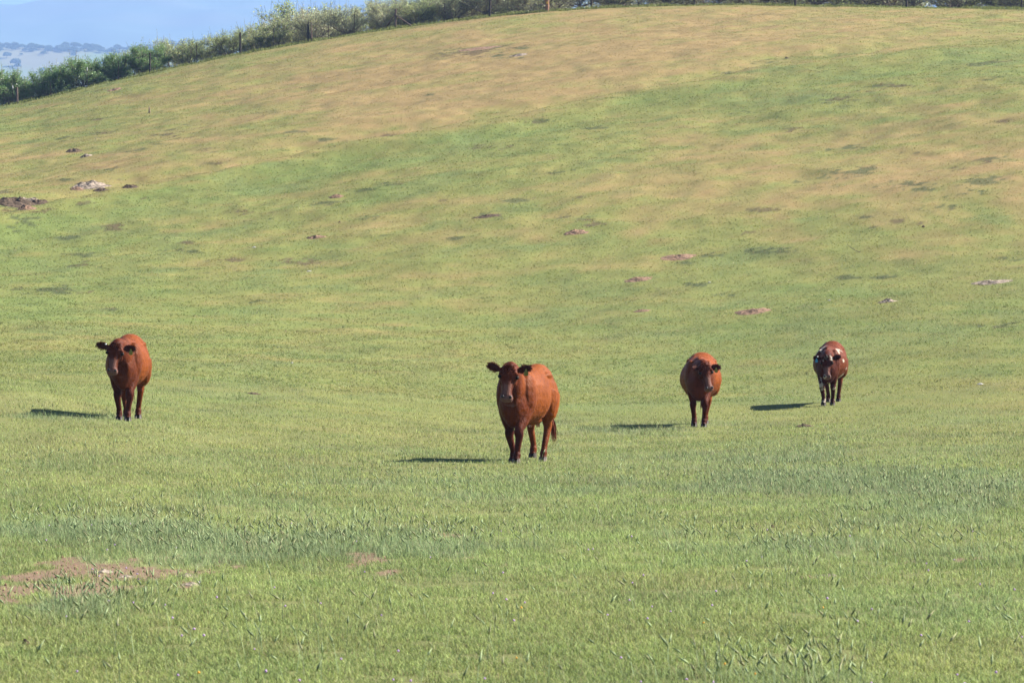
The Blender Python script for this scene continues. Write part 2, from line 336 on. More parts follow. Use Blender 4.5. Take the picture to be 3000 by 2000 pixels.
# ------------------------------------------------------------------ grass blades: real blades, finer and denser close by
def build_blades(name, N, rlo, rhi, hgt, wid, seed, mode='grass', power=1.0):
    rng = np.random.default_rng(seed)
    # depth distribution follows 1/r^2 near (screen-even), flatter on the hill where the ground tilts to us
    u = rng.random(N)
    if mode == 'hill': r = rlo + (rhi - rlo) * u ** 1.0
    else: r = 1 / (1 / rlo + (1 / rhi - 1 / rlo) * u)
    x = (rng.random(N) * 2 - 1) * (.150 * r + 1.2)
    y = r
    z = ground(x, y)
    T, bare, lush, dark = sward(x, y, z)
    clump = .55 * fbm(x / .10, y / .14, 41, 2) + .45 * fbm(x / .45, y / .6, 43, 3)
    keep = rng.random(N) > bare * .88
    if mode == 'lush': keep &= (rng.random(N) < lush * 1.1 + .012) & (clump > .42)
    keep &= rng.random(N) < (.35 + 1.1 * clump) * sstep(.28, .46, clump)
    x, y, z, T, bare, lush, dark, clump = [q[keep] for q in (x, y, z, T, bare, lush, dark, clump)]
    n = len(x)
    sc = np.maximum(1.0, y / 30.0)                      # fewer, wider blades far away
    h = hgt * (0.45 + 1.0 * rng.random(n)) * (.35 + 1.35 * clump) * (1 - .35 * sstep(.4, .9, T)) * (1 + (.0 if mode == 'hill' else .9) * lush * (mode != 'lush'))
    h = h * (1 + .25 * sstep(.9, 1, rng.random(n)))
    wd = wid * (.6 + .8 * rng.random(n)) * np.where(sc > 1, sc ** .85, 1)
    az = rng.random(n) * 2 * np.pi
    lean = ((.9 + 1.3 * rng.random(n)) if mode == 'hill' else (.45 + .95 * rng.random(n)) if mode == 'lush' else (.15 + .85 * rng.random(n))) * h
    lx = np.cos(az) * lean - .12 * h; ly = np.sin(az) * lean
    fa = rng.random(n) * np.pi                           # blade facing
    wx = np.cos(fa) * wd / 2; wy = np.sin(fa) * wd / 2
    base = np.stack([x, y, z - .005], 1)
    wv = np.stack([wx, wy, 0 * wx], 1)
    mid = base + np.stack([lx * .38, ly * .38, h * .6], 1)
    tip = base + np.stack([lx, ly, h * (.95 - .25 * rng.random(n))], 1)
    V = np.stack([base - wv, base + wv, mid + wv * .8, mid - wv * .8, tip], 1).reshape(-1, 3)
    i0 = np.arange(n) * 5
    F = np.concatenate([np.stack([i0, i0 + 1, i0 + 2], 1), np.stack([i0, i0 + 2, i0 + 3], 1), np.stack([i0 + 3, i0 + 2, i0 + 4], 1)])
    me = np_mesh(name, V, F, 3)
    me.polygons.foreach_set('use_smooth', np.ones(len(F), bool))
    c = sward_color(T, bare, lush, dark, x, y)
    v = rng.random(n)
    c = c * ((.84 + .40 * rng.random(n)) if mode == 'hill' else (.85 + .75 * rng.random(n)) if mode == 'lush' else (.38 + 1.30 * rng.random(n)))[:, None]
    straw = np.array([.36, .285, .17]); blue = np.array([.10, .155, .08]); pale = np.array([.28, .33, .16])
    c = mixc(c, np.repeat(straw[None], n, 0), np.where(v > .86, .75, 0) * (.55 + .8 * T))
    c = mixc(c, np.repeat(blue[None], n, 0), np.where(v < .16, .6, 0) * (1 - .6 * T))
    c = mixc(c, np.repeat(pale[None], n, 0), np.where((v > .5) & (v < .58), .6, 0))
    set_col(me, 'Col', np.repeat(c, 5, 0)); me.materials.append(M_GRASS)
    o = bpy.data.objects.new(name, me); C.objects.link(o)
    return o
g1 = build_blades('pasture_grass', 1400000, 17.5, 105, .036, .0034, 1)
tag(g1, 'short green grazed grass covering the near pasture', 'grass', kind='stuff')
g2 = build_blades('tall_grass', 100000, 18, 75, .078, .0045, 2, 'lush')
tag(g2, 'longer blue green grass in lush patches in the foreground', 'grass', kind='stuff')
g3 = build_blades('hillside_grass', 700000, 80, 262, .030, .0085, 3, 'hill')
tag(g3, 'short grass turning tan on the rising hillside', 'grass', kind='stuff')

# wild barley heads standing over the grass
def build_barley():
    rng = np.random.default_rng(9); N = 24000
    r = 1 / (1 / 18 + (1 / 65 - 1 / 18) * rng.random(N)); x = (rng.random(N) * 2 - 1) * (.15 * r + 1)
    y = r; z = ground(x, y); T, bare, lush, dark = sward(x, y, z)
    k = (rng.random(N) < .03 + .75 * lush) & (rng.random(N) > bare * .8); x, y, z = x[k], y[k], z[k]; n = len(x)
    h = .09 + .09 * rng.random(n); az = rng.random(n) * 2 * np.pi
    L = .055 + .035 * rng.random(n); wd = .010 + .006 * rng.random(n)
    d = np.stack([np.cos(az) * .5 - .15, np.sin(az) * .5, .85 - .5 * rng.random(n)], 1); d /= np.linalg.norm(d, axis=1)[:, None]
    b = np.stack([x, y, z], 1); st = b + np.stack([d[:, 0] * h * .4, d[:, 1] * h * .4, h], 1)
    P = []; F = []
    s = np.cross(d, np.array([0, 0, 1.])); s /= np.linalg.norm(s, axis=1)[:, None]; s2 = np.cross(d, s)
    vs = [b - s * .0018, b + s * .0018, st + s * .0015, st - s * .0015]
    m1 = st + d * (L * .35)[:, None]; tp = st + d * L[:, None]
    for q in range(4):
        a = q * math.pi / 2; vs.append(m1 + (s * math.cos(a) + s2 * math.sin(a)) * (wd / 2)[:, None])
    vs += [st, tp]
    V = np.stack(vs, 1).reshape(-1, 3); i0 = np.arange(n) * 10
    tris = [(0, 1, 2), (0, 2, 3)] + [(8, 4 + q, 4 + (q + 1) % 4) for q in range(4)] + [(9, 4 + (q + 1) % 4, 4 + q) for q in range(4)]
    F = np.concatenate([np.stack([i0 + a for a in t], 1) for t in tris])
    me = np_mesh('barley', V, F, 3)
    c = np.array([.27, .33, .17])[None] * (.7 + .7 * rng.random(n))[:, None]; c = mixc(c, np.repeat(np.array([[.32, .29, .16]]), n, 0), (rng.random(n) > .7) * .6)
    set_col(me, 'Col', np.repeat(c, 10, 0)); me.materials.append(M_GRASS)
    o = bpy.data.objects.new('barley_heads', me); C.objects.link(o)
    tag(o, 'pale green barley seed heads standing above the foreground grass', 'barley', kind='stuff')
build_barley()

def build_clods():
    rng = np.random.default_rng(29); N = 32000
    r = 1 / (1 / 19 + (1 / 40 - 1 / 19) * rng.random(N)); x = (rng.random(N) * 2 - 1) * (.145 * r); z = ground(x, r)
    T, bare, lush, dark = sward(x, r, z); k = (rng.random(N) < bare * .4 + .004); x, y, z = x[k], r[k], z[k]; n = len(x)
    sz = .003 + .013 * rng.random(n) ** 3; V = []
    b = np.stack([x, y, z + sz * .2], 1)
    for o in ((-1, 0, 0), (1, 0, 0), (0, -1, 0), (0, 1, 0), (0, 0, -.6), (0, 0, .8)): V.append(b + np.array(o) * sz[:, None] * rng.uniform(.6, 1.5, (n, 1)) + rng.normal(0, .15, (n, 3)) * sz[:, None])
    V = np.stack(V, 1).reshape(-1, 3); i0 = np.arange(n) * 6
    tr = [(0, 2, 5), (2, 1, 5), (1, 3, 5), (3, 0, 5), (2, 0, 4), (1, 2, 4), (3, 1, 4), (0, 3, 4)]
    F = np.concatenate([np.stack([i0 + a for a in t], 1) for t in tr]); me = np_mesh('clods', V, F, 3)
    set_col(me, 'Col', np.repeat(np.array([[.19, .12, .08]]) * rng.uniform(.7, 1.4, (n, 1)), 6, 0)); me.materials.append(M_GROUND)
    o = bpy.data.objects.new('soil_crumbs', me); C.objects.link(o); tag(o, 'crumbs of dry soil on the bare foreground patches', 'soil', kind='stuff')
build_clods()

def build_flowers():
    rng = np.random.default_rng(19); N = 110
    r = 1 / (1 / 18 + (1 / 34 - 1 / 18) * rng.random(N)); x = (rng.random(N) * 2 - 1) * (.145 * r)
    z = ground(x, r) + .04 + .03 * rng.random(N); n = N
    V = []; F = []; s = .005
    b = np.stack([x, r, z], 1)
    offs = [(-s, 0, 0), (s, 0, 0), (0, -s, 0), (0, s, 0), (0, 0, -s), (0, 0, s)]
    V = np.stack([b + np.array(o) * (1 + rng.random(n))[:, None] for o in offs], 1).reshape(-1, 3); i0 = np.arange(n) * 6
    tr = [(0, 2, 5), (2, 1, 5), (1, 3, 5), (3, 0, 5), (2, 0, 4), (1, 2, 4), (3, 1, 4), (0, 3, 4)]
    F = np.concatenate([np.stack([i0 + a for a in t], 1) for t in tr])
    me = np_mesh('flowers', V, F, 3)
    c = np.where((rng.random(n) > .93)[:, None], np.array([[.75, .45, .08]]), np.array([[.55, .38, .62]]))
    set_col(me, 'Col', np.repeat(c, 6, 0)); me.materials.append(M_GRASS)
    o = bpy.data.objects.new('wildflowers', me); C.objects.link(o)
    tag(o, 'tiny lilac and orange wildflowers in the foreground grass', 'wildflowers', kind='stuff')
build_flowers()

# ------------------------------------------------------------------ lofts and cattle
def loft(V, F, secs, seg=18):
    """secs: (center, side vec, up vec, rs, ru_top, ru_bot, topnarrow) -> closed tube"""
    b0 = len(V)
    for (c, s, u, rs, rt, rb, k) in secs:
        c = Vector(c); s = Vector(s).normalized(); u = Vector(u).normalized()
        for i in range(seg):
            a = 2 * math.pi * i / seg; ca, sa = math.cos(a), math.sin(a)
            ww = rs * (1 - k * max(sa, 0) ** 2 - abs(k) * 1.3 * max(-sa, 0) ** 2) * math.copysign(abs(ca) ** .86, ca)
            V.append(c + s * ww + u * (sa * (rt if sa > 0 else rb)))
    for j in range(len(secs) - 1):
        for i in range(seg):
            a = b0 + j * seg + i; b = b0 + j * seg + (i + 1) % seg
            F.append((a, b, b + seg, a + seg))
    F.append(tuple(b0 + i for i in reversed(range(seg)))); F.append(tuple(b0 + (len(secs) - 1) * seg + i for i in range(seg)))

def catmull(P, n=5):
    out = []
    P = [np.array(p, float) for p in P]; Q = [2 * P[0] - P[1]] + P + [2 * P[-1] - P[-2]]
    for i in range(1, len(Q) - 2):
        for k in range(n):
            t = k / n
            out.append(.5 * ((2 * Q[i]) + (-Q[i - 1] + Q[i + 1]) * t + (2 * Q[i - 1] - 5 * Q[i] + 4 * Q[i + 1] - Q[i + 2]) * t * t + (-Q[i - 1] + 3 * Q[i] - 3 * Q[i + 1] + Q[i + 2]) * t ** 3))
    out.append(P[-1]); return out

def tube(V, F, pts, seg=12, side=(1, 0, 0), n=5, flat=1.0):
    """pts: (x,y,z, r_side, r_front) along a limb"""
    P = catmull(pts, n); secs = []
    for i, p in enumerate(P):
        a = P[max(0, i - 1)][:3]; b = P[min(len(P) - 1, i + 1)][:3]
        t = Vector(b - a).normalized(); s = Vector(side); s = (s - t * s.dot(t)).normalized(); u = t.cross(s)
        secs.append((p[:3], s, u, max(p[3], .004), max(p[4], .004), max(p[4], .004), 0))
    loft(V, F, secs, seg)

def ball(V, F, c, r, rot=None, seg=12, rings=8):
    b0 = len(V); c = Vector(c); r = Vector(r) if hasattr(r, '__len__') else Vector((r, r, r))
    M = rot or Matrix.Identity(3)
    V.append(c + M @ Vector((0, 0, r.z)))
    for j in range(1, rings):
        ph = math.pi * j / rings
        for i in range(seg):
            a = 2 * math.pi * i / seg
            V.append(c + M @ Vector((r.x * math.sin(ph) * math.cos(a), r.y * math.sin(ph) * math.sin(a), r.z * math.cos(ph))))
    V.append(c + M @ Vector((0, 0, -r.z))); last = len(V) - 1
    for i in range(seg): F.append((b0, b0 + 1 + i, b0 + 1 + (i + 1) % seg))
    for j in range(rings - 2):
        for i in range(seg):
            a = b0 + 1 + j * seg + i; b = b0 + 1 + j * seg + (i + 1) % seg
            F.append((a, a + seg, b + seg, b))
    for i in range(seg): F.append((last, last - seg + (i + 1) % seg, last - seg + i))

def fuse(V, F, voxel=.011, smooth_it=3, fac=.5):
    """join overlapping closed shapes into one continuous skin"""
    me = bpy.data.meshes.new('tmp'); me.from_pydata([tuple(v) for v in V], [], F); me.update()
    bm = bmesh.new(); bm.from_mesh(me); bmesh.ops.recalc_face_normals(bm, faces=bm.faces[:]); bm.to_mesh(me); bm.free()
    o = bpy.data.objects.new('tmp', me); C.objects.link(o)
    m = o.modifiers.new('r', 'REMESH'); m.mode = 'VOXEL'; m.voxel_size = voxel; m.use_smooth_shade = True
    s = o.modifiers.new('s', 'SMOOTH'); s.factor = fac; s.iterations = smooth_it
    dg = bpy.context.evaluated_depsgraph_get(); dg.update()
    out = bpy.data.meshes.new_from_object(o.evaluated_get(dg))
    bpy.data.objects.remove(o); bpy.data.meshes.remove(me)
    out.polygons.foreach_set('use_smooth', [True] * len(out.polygons))
    return out

def hide_mat():
    m, t, b = new_mat('cattle_hide')
    a = t.nodes.new('ShaderNodeAttribute'); a.attribute_name = 'Col'
    tc = t.nodes.new('ShaderNodeTexCoord')
    mp = t.nodes.new('ShaderNodeMapping'); mp.inputs['Scale'].default_value = (1, 1, .35); t.links.new(tc.outputs['Object'], mp.inputs[0])
    n = t.nodes.new('ShaderNodeTexNoise'); n.inputs['Scale'].default_value = 26; n.inputs['Detail'].default_value = 6; t.links.new(mp.outputs[0], n.inputs['Vector'])
    n1 = t.nodes.new('ShaderNodeTexNoise'); n1.inputs['Scale'].default_value = 5; n1.inputs['Detail'].default_value = 3; t.links.new(tc.outputs['Object'], n1.inputs['Vector'])
    ad = t.nodes.new('ShaderNodeMath'); ad.operation = 'ADD'; t.links.new(n.outputs[0], ad.inputs[0]); t.links.new(n1.outputs[0], ad.inputs[1])
    r = t.nodes.new('ShaderNodeMapRange'); r.inputs['From Min'].default_value = .7; r.inputs['From Max'].default_value = 1.3
    r.inputs['To Min'].default_value = .8; r.inputs['To Max'].default_value = 1.2; t.links.new(ad.outputs[0], r.inputs[0])
    mx = t.nodes.new('ShaderNodeVectorMath'); mx.operation = 'SCALE'; t.links.new(a.outputs['Color'], mx.inputs[0]); t.links.new(r.outputs[0], mx.inputs['Scale'])
    t.links.new(mx.outputs[0], b.inputs['Base Color'])
    b.inputs['Roughness'].default_value = .5; b.inputs['Specular IOR Level'].default_value = .06
    b.inputs['Sheen Weight'].default_value = .0; b.inputs['Sheen Roughness'].default_value = .4; b.inputs['Sheen Tint'].default_value = (1, .6, .4, 1)
    n2 = t.nodes.new('ShaderNodeTexNoise'); n2.inputs['Scale'].default_value = 60; n2.inputs['Detail'].default_value = 4; t.links.new(mp.outputs[0], n2.inputs['Vector'])
    bp = t.nodes.new('ShaderNodeBump'); bp.inputs['Strength'].default_value = .7; bp.inputs['Distance'].default_value = .012
    t.links.new(n2.outputs[0], bp.inputs['Height']); n3 = t.nodes.new('ShaderNodeTexNoise'); n3.inputs['Scale'].default_value = 8; n3.inputs['Detail'].default_value = 3; t.links.new(tc.outputs['Object'], n3.inputs['Vector'])
    b2 = t.nodes.new('ShaderNodeBump'); b2.inputs['Strength'].default_value = .3; b2.inputs['Distance'].default_value = .06
    t.links.new(n3.outputs[0], b2.inputs['Height']); t.links.new(bp.outputs[0], b2.inputs['Normal']); t.links.new(b2.outputs[0], b.inputs['Normal'])
    return m
M_HIDE = hide_mat()
M_HAIR = leaf_mat('coarse_hair', .12, .6, .08)
M_HOOF = noise_mat('hoof_horn', (.03, .022, .018), (.08, .06, .045), 14, .6)
M_HOOFP = noise_mat('pale_hoof_horn', (.08, .06, .045), (.15, .12, .09), 14, .6)
M_EYE = noise_mat('dark_eye', (.004, .003, .003), (.012, .008, .006), 5, .35, spec=.15)
M_NOSTR = noise_mat('nostril', (.01, .006, .006), (.02, .012, .01), 9, .5)
M_TAGY = noise_mat('yellow_tag', (.15, .13, .02), (.22, .19, .035), 10, .5)
M_TAGB = noise_mat('blue_tag', (.04, .19, .33), (.05, .23, .40), 10, .5)
M_BUTTON = noise_mat('white_button', (.75, .75, .75), (.85, .85, .85), 10, .4)
M_TEAT = noise_mat('udder_skin', (.35, .15, .10), (.5, .25, .18), 8, .6)

def make_cow(P):
    rng = random.Random(P['seed']); yaw = R(P['yaw'])
    # world = Rz(-yaw) * local ;  camera-aligned offsets are given from the midpoint of the front feet
    rot = Matrix.Rotation(-yaw, 3, 'Z'); inv = rot.transposed(); S = P['scale']
    FF = Vector((0, -.40, 0))
    def loc(p): return inv @ (Vector(p) / S) + FF
    g = P['girth']; V = []; F = []
    st = [(-.70, .98, .70, .09), (-.64, 1.09, .55, .15), (-.54, 1.20, .48, .215), (-.40, 1.275, .48, .255), (-.22, 1.285, .53, .27), (-.08, 1.27, .53, .315),
          (.18, 1.265, .51, .385), (.38, 1.285, .54, .375), (.54, 1.315, .60, .33), (.66, 1.345, .64, .335), (.80, 1.35, .70, .315), (.93, 1.325, .76, .26), (1.02, 1.26, .84, .19), (1.06, 1.17, .92, .10)]
    secs = []
    for p in catmull(st, 3):
        y, zt, zb, hw = p; zc = zb + (zt - zb) * .45
        secs.append(((0, y, zc), (1, 0, 0), (0, 0, 1), hw * g if y > -.3 else hw * (1 + (g - 1) * .5), zt - zc, zc - zb, .13 if y > 0 else .13 + min(.16, -y * .4)))
    loft(V, F, secs, 26)
    ball(V, F, (0, -.56, .64), (.10, .11, .16))                        # brisket
    for s in (-1, 1):
        ball(V, F, (s * .15, -.34, .92), (.128, .22, .31))              # shoulder
        ball(V, F, (s * .12, -.44, .74), (.095, .13, .17))
        ball(V, F, (s * .20 * g, .64, 1.185), (.085, .16, .05))           # hook bones
        ball(V, F, (s * .205 * (1 + (g - 1) * .6), .74, .86), (.13, .23, .31))               # thigh
        ball(V, F, (s * .10, .96, 1.22), (.05, .06, .05))
    ball(V, F, (0, -.26, 1.25), (.08, .28, .045))                        # withers
    ball(V, F, (0, .95, 1.30), (.075, .12, .04))
    ball(V, F, (0, .48, .57), (.15, .20, .06))                          # udder/belly
    # legs  (foot positions: camera-aligned dx, dy from front midpoint are in local frame here)
    feet = []
    for kx, (sx, fx, fy, lift, bend) in enumerate(P['front']):
        ex = sx * .145; fyl = -.40 + fy
        kn = (ex + (fx - ex) * .62, -.43 + fy * .55 - bend, .41 + lift * .8)
        tube(V, F, [(ex, -.38, .86, .10, .14), (ex * 1.0, -.39, .72, .092, .125), (ex + (fx - ex) * .35, -.41 + fy * .3 - bend * .5, .56, .078, .092), (kn[0], kn[1] + .0, .465 + lift * .8, .062, .066),
                    (kn[0], kn[1] - .008, kn[2], .067, .070), (kn[0], kn[1] + .003, kn[2] - .06, .054, .056), (fx + (kn[0] - fx) * .45, fyl - .0 + (kn[1] - fyl) * .45, .24 + lift, .044, .047),
                    (fx, fyl + .01, .145 + lift, .042, .046), (fx, fyl + .0, .115 + lift, .053, .056), (fx, fyl - .02, .07 + lift, .046, .050), (fx, fyl - .035, .035 + lift, .054, .062)], 12)
        feet.append((fx, fyl - .04, lift, 0))
    for kx, (sx, fx, fy, lift, bend) in enumerate(P['hind']):
        ex = sx * .215 * (1 + (g - 1) * .6); fyl = .80 + fy
        hk = (ex + (fx - ex) * .6, .86 + fy * .6, .51 + lift * .5)
        tube(V, F, [(ex, .72, .95, .14, .23), (ex * 1.03, .70 + fy * .1, .80, .138, .20), (ex * 1.02, .74 + fy * .3, .66, .110, .140), (hk[0], hk[1] - .03, hk[2] + .07, .070, .085), (hk[0], hk[1] + .005, hk[2], .065, .080),
                    (hk[0], hk[1] - .015, hk[2] - .08, .052, .060), (fx + (hk[0] - fx) * .4, fyl + (hk[1] - fyl) * .4, .27 + lift, .044, .049), (fx, fyl + .01, .155 + lift, .042, .046), (fx, fyl, .12 + lift, .053, .056),
                    (fx, fyl - .02, .07 + lift, .046, .050), (fx, fyl - .035, .035 + lift, .054, .062)], 12)
        feet.append((fx, fyl - .04, lift, 1))
    # head frame
    poll = loc(P['poll']); muz = loc(P['muzzle'])
    f = (muz - poll); HL = f.length; f.normalize()
    roll = R(P.get('roll', 0)); side0 = inv @ Vector((math.cos(R(P.get('hyaw', 0))), math.sin(R(P.get('hyaw', 0))), math.sin(roll)))
    s_ = (side0 - f * side0.dot(f)).normalized(); d_ = s_.cross(f).normalized()       # s_: to image right, d_: dorsal (forehead) side
    if d_.z < 0 and d_.y > 0: d_ = -d_
    k = HL / .50
    hs = [(-.045, .060, .045, .045), (-.01, .100, .070, .085), (.05, .118, .072, .125), (.11, .126, .070, .155), (.16, .126, .064, .168), (.20, .104, .060, .160), (.26, .080, .062, .140), (.33, .068, .060, .112),
          (.40, .072, .058, .095), (.445, .090, .058, .088), (.48, .086, .050, .080), (.505, .062, .036, .055), (.515, .03, .02, .03)]
    secs = []
    for (a, rs, rt, rb) in catmull([h for h in hs], 2):
        secs.append((poll + f * (a * k) - d_ * (.045 * k), s_, d_, rs, rt, rb, .12))
    loft(V, F, secs, 20)
    for s in (-1, 1):
        ball(V, F, poll + f * .115 * k + s_ * s * .102 - d_ * .012, (.040, .034, .034))      # brow
        ball(V, F, poll + f * .19 * k + s_ * s * .078 - d_ * .13, (.045, .07, .055))          # jaw
    ball(V, F, poll + d_ * .0 - f * .0, (.07, .07, .05))
    # neck
    nb = Vector((0, -.42, .97)); nm = nb.lerp(poll - d_ * .06 - f * .0, .55) + Vector((0, 0, .015))
    nk = [(nb.x, nb.y + .12, nb.z, .21, .30), (nb.x, nb.y - .04, nb.z + .01, .185, .27), (nm.x, nm.y, nm.z, .135, .195), tuple(nb.lerp(poll - d_ * .07, .82)) + (.108, .155), tuple(poll - d_ * .07 + f * .04) + (.10, .125)]
    tube(V, F, nk, 18, side=tuple(Vector((1, 0, 0)) * .7 + s_ * .3), n=4)
    tube(V, F, [tuple(nb + Vector((0, -.16, -.20))) + (.07, .12), tuple(nm + Vector((0, .03, -.16))) + (.045, .08), tuple(poll.lerp(nm, .25) + f * .10 - d_ * .13) + (.05, .06)], 12, n=4)   # dewlap
    # ears
    ears = []
    for s, key in ((-1, 'earL'), (1, 'earR')):
        dirv = inv @ Vector(P[key]['dir']).normalized(); L = P[key].get('len', .21)
        b = poll + f * .045 * k + s_ * s * .105 - d_ * .055
        nrm = inv @ Vector(P[key].get('face', (0, -1, -.15))).normalized(); nrm = (nrm - dirv * nrm.dot(dirv)).normalized(); wv = dirv.cross(nrm).normalized()
        es = []
        for (a, ww, th) in ((-.03, .03, .025), (.02, .032, .024), (.06, .048, .016), (.10, .060, .013), (.14, .058, .012), (.175, .042, .011), (.20, .022, .009), (.212, .008, .006)):
            es.append((b + dirv * (a * L / .21) - nrm * .02 * math.sin(max(a, 0) / .21 * math.pi), wv, nrm, ww * L / .21, th, th, 0))
        loft(V, F, es, 14); ears.append((b, dirv, nrm, wv, L))
    # tail
    tl = P.get('tail', 0)
    tube(V, F, [(0, 1.02, 1.29, .035, .035), (0, 1.10, 1.22, .03, .03), (tl * .3, 1.12, 1.0, .022, .022), (tl * .7, 1.11, .75, .018, .018), (tl, 1.09, .58, .016, .016)], 8)
    me = fuse(V, F, .0105, 10, .5)
    # colour by anatomy, with some light and shade painted in
    co = np.empty(len(me.vertices) * 3, np.float32); me.vertices.foreach_get('co', co); co = co.reshape(-1, 3).astype(float)
    x, y, z = co.T
    base = np.array(P['col']); n = len(co)
    nz = fbm(x * 3 + y * 2.1 + 3, z * 3 - y * 1.7, P['seed'], 3)
    c = np.repeat(base[None], n, 0)
    head_d = np.linalg.norm(co - np.array(poll + f * .2), axis=1)
    hc = (co - np.array(poll)) @ np.array(f); hd = (co - np.array(poll)) @ np.array(d_); hsd = (co - np.array(poll)) @ np.array(s_)
    dk = np.array(P['dark'])
    c = mixc(c, np.repeat(dk[None], n, 0), sstep(.42, .25, head_d) * .8)
    c = mixc(c, np.repeat(dk[None], n, 0), np.clip(sstep(.62, .25, z) * .55 + sstep(-.05, -.45, y) * (.35 + .4 * sstep(1.15, .75, z)), 0, 1))  # darker coat on legs and front, the front deepened as painted shade
    nz2 = fbm(x * 9 + y * 7 + 11, z * 6 - y * 5, P['seed'] + 40, 3)
    c = c * (.55 + .55 * nz + .38 * nz2)[:, None]
    c = mixc(c, np.repeat((base * np.array([1.22, 1.35, 1.7]))[None], n, 0), sstep(1.12, 1.30, z) * sstep(-.5, -.2, y) * .55)      # paler along the back
    c = mixc(c, np.repeat((dk * .8)[None], n, 0), sstep(.60, .75, nz2) * sstep(1.1, .7, z) * .5)                                  # darker streaks lower on the flanks
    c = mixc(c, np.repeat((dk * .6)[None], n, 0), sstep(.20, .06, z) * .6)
    # muzzle
    mz = sstep(HL - .09, HL - .04, hc) * (head_d < .45)
    c = mixc(c, np.repeat(np.array([[.16, .09, .075]]), n, 0), mz * .75)
    br = sstep(.20, .30, hc) * (hc < HL - .07) * (head_d < .4) * sstep(-.02, .01, hd)
    c = mixc(c, np.repeat(np.array([[.22, .11, .085]]), n, 0), br * .6)  # lit nose bridge, painted as a pale patch
    for (b, dirv, nrm, wv, L) in ears:
        q = co - np.array(b); t = q @ np.array(dirv); u = q @ np.array(wv); nn = q @ np.array(nrm)
        m = (t > .02) & (t < L + .02) & (np.abs(u) < .08) & (np.abs(nn) < .06)
        inn = m & (nn > -.012) & (np.abs(u) < .045) & (t > .03)
        c[m] = dk * 1.5; c[inn] = dk * .75 + .002
    for (sx, sy, sz, sr) in P.get('spots', []):
        q = loc((sx, sy, sz)) if sr > 0 else Vector((sx, sy, sz)); sr = abs(sr)
        dd = np.sqrt((x - q.x) ** 2 + ((y - q.y) * .6) ** 2 + (z - q.z) ** 2) + .06 * (fbm(x * 22 + y * 9, z * 20 - y * 13, 3, 3) - .5) * 2
        c = mixc(c, np.repeat(np.array([[.34, .28, .22]]), n, 0), sstep(sr, sr * .75, dd))
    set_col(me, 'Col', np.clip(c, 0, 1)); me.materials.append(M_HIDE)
    root = empty('cow', (0, 0, 0), -yaw); root.scale = (S, S, S)
    ff = rot @ (FF * S); px, py = P['at']
    ox, oy = px - ff.x, py - ff.y
    # stand the animal on the mean ground under its feet
    zz = [gz(ox + (rot @ Vector((fx * S, fy * S, 0))).x, oy + (rot @ Vector((fx * S, fy * S, 0))).y) for (fx, fy, l, h) in feet]
    root.location = (ox, oy, sum(zz) / 4 - .005)
    # tilt slightly so that front and hind feet both touch
    zf = (zz[0] + zz[1]) / 2; zh = (zz[2] + zz[3]) / 2; pitch = math.atan2(zh - zf, 1.2 * S)
    root.rotation_euler = (Matrix.Rotation(-yaw, 4, 'Z') @ Matrix.Rotation(pitch, 4, 'X')).to_euler()
    tag(root, P['label'], 'cow', 'red cattle walking down the pasture')
    body = bpy.data.objects.new('body', me); C.objects.link(body); body.parent = root
    # hooves: two claws each, wedge shaped
    for i, (fx, fy, lift, hind) in enumerate(feet):
        hv = []; hf = []
        for s in (-1, 1):
            b0 = len(hv); cx = fx + s * .029
            for (zz_, w_, fr, bk) in ((.065, .026, -.035, .05), (.0, .030, -.072, .05)):
                for a in range(8):
                    an = 2 * math.pi * a / 8
                    yy = fy + (math.sin(an) * (bk if math.sin(an) > 0 else -fr))
                    hv.append(Vector((cx + math.cos(an) * w_, yy, zz_ + lift)))
            for a in range(8): hf.append((b0 + a, b0 + (a + 1) % 8, b0 + 8 + (a + 1) % 8, b0 + 8 + a))
            hf.append(tuple(b0 + a for a in range(8))); hf.append(tuple(b0 + 8 + a for a in reversed(range(8))))
        mesh_obj('hoof', hv, hf, M_HOOFP if i in P.get('palehoof', ()) else M_HOOF, root)
    # eyes, nostrils
    for s in (-1, 1):
        v = []; fc = []; ball(v, fc, poll + f * .155 * k + s_ * s * .118 - d_ * .014, (.027, .027, .027)); mesh_obj('eye', v, fc, M_EYE, root, True)
        v = []; fc = []; Mr = Matrix((s_, f, d_)).transposed()
        ball(v, fc, poll + f * (HL - .045) + s_ * s * .052 + d_ * .002, (.021, .024, .018), Mr); mesh_obj('nostril', v, fc, M_NOSTR, root, True)
    # hair: forelock, ear fringe, tail tuft
    def strands(name, roots, wid, colr, parent):
        sv = []; sf = []; sc = []
        for (p, dvec, L) in roots:
            p = Vector(p); dvec = Vector(dvec); sdv = dvec.cross(Vector((rng.uniform(-1, 1), rng.uniform(-1, 1), rng.uniform(-1, 1)))).normalized() * wid
            m_ = p + dvec * L * .55; e = p + dvec * L + Vector((0, 0, -.25 * L)); i0 = len(sv)
            sv += [p - sdv, p + sdv, m_ + sdv * .8, m_ - sdv * .8, e]; sf += [(i0, i0 + 1, i0 + 2, i0 + 3), (i0 + 3, i0 + 2, i0 + 4)]
            q = rng.uniform(.6, 1.5); sc += [[a * q for a in colr]] * 5
        o = mesh_obj(name, sv, sf, M_HAIR, parent); set_col(o.data, 'Col', np.array(sc)); return o
    rt = []
    for i in range(260):
        a = rng.uniform(-.03, .11); u = rng.uniform(-.085, .085)
        rt.append((poll + f * a * k + s_ * u + d_ * (.028 * (1 - (u / .1) ** 2)), (f * rng.uniform(-.5, .7) + s_ * rng.uniform(-.6, .6) + d_ * rng.uniform(.4, 1)).normalized(), rng.uniform(.02, .075)))
    strands('forelock', rt, .0035, P['hair'], root)
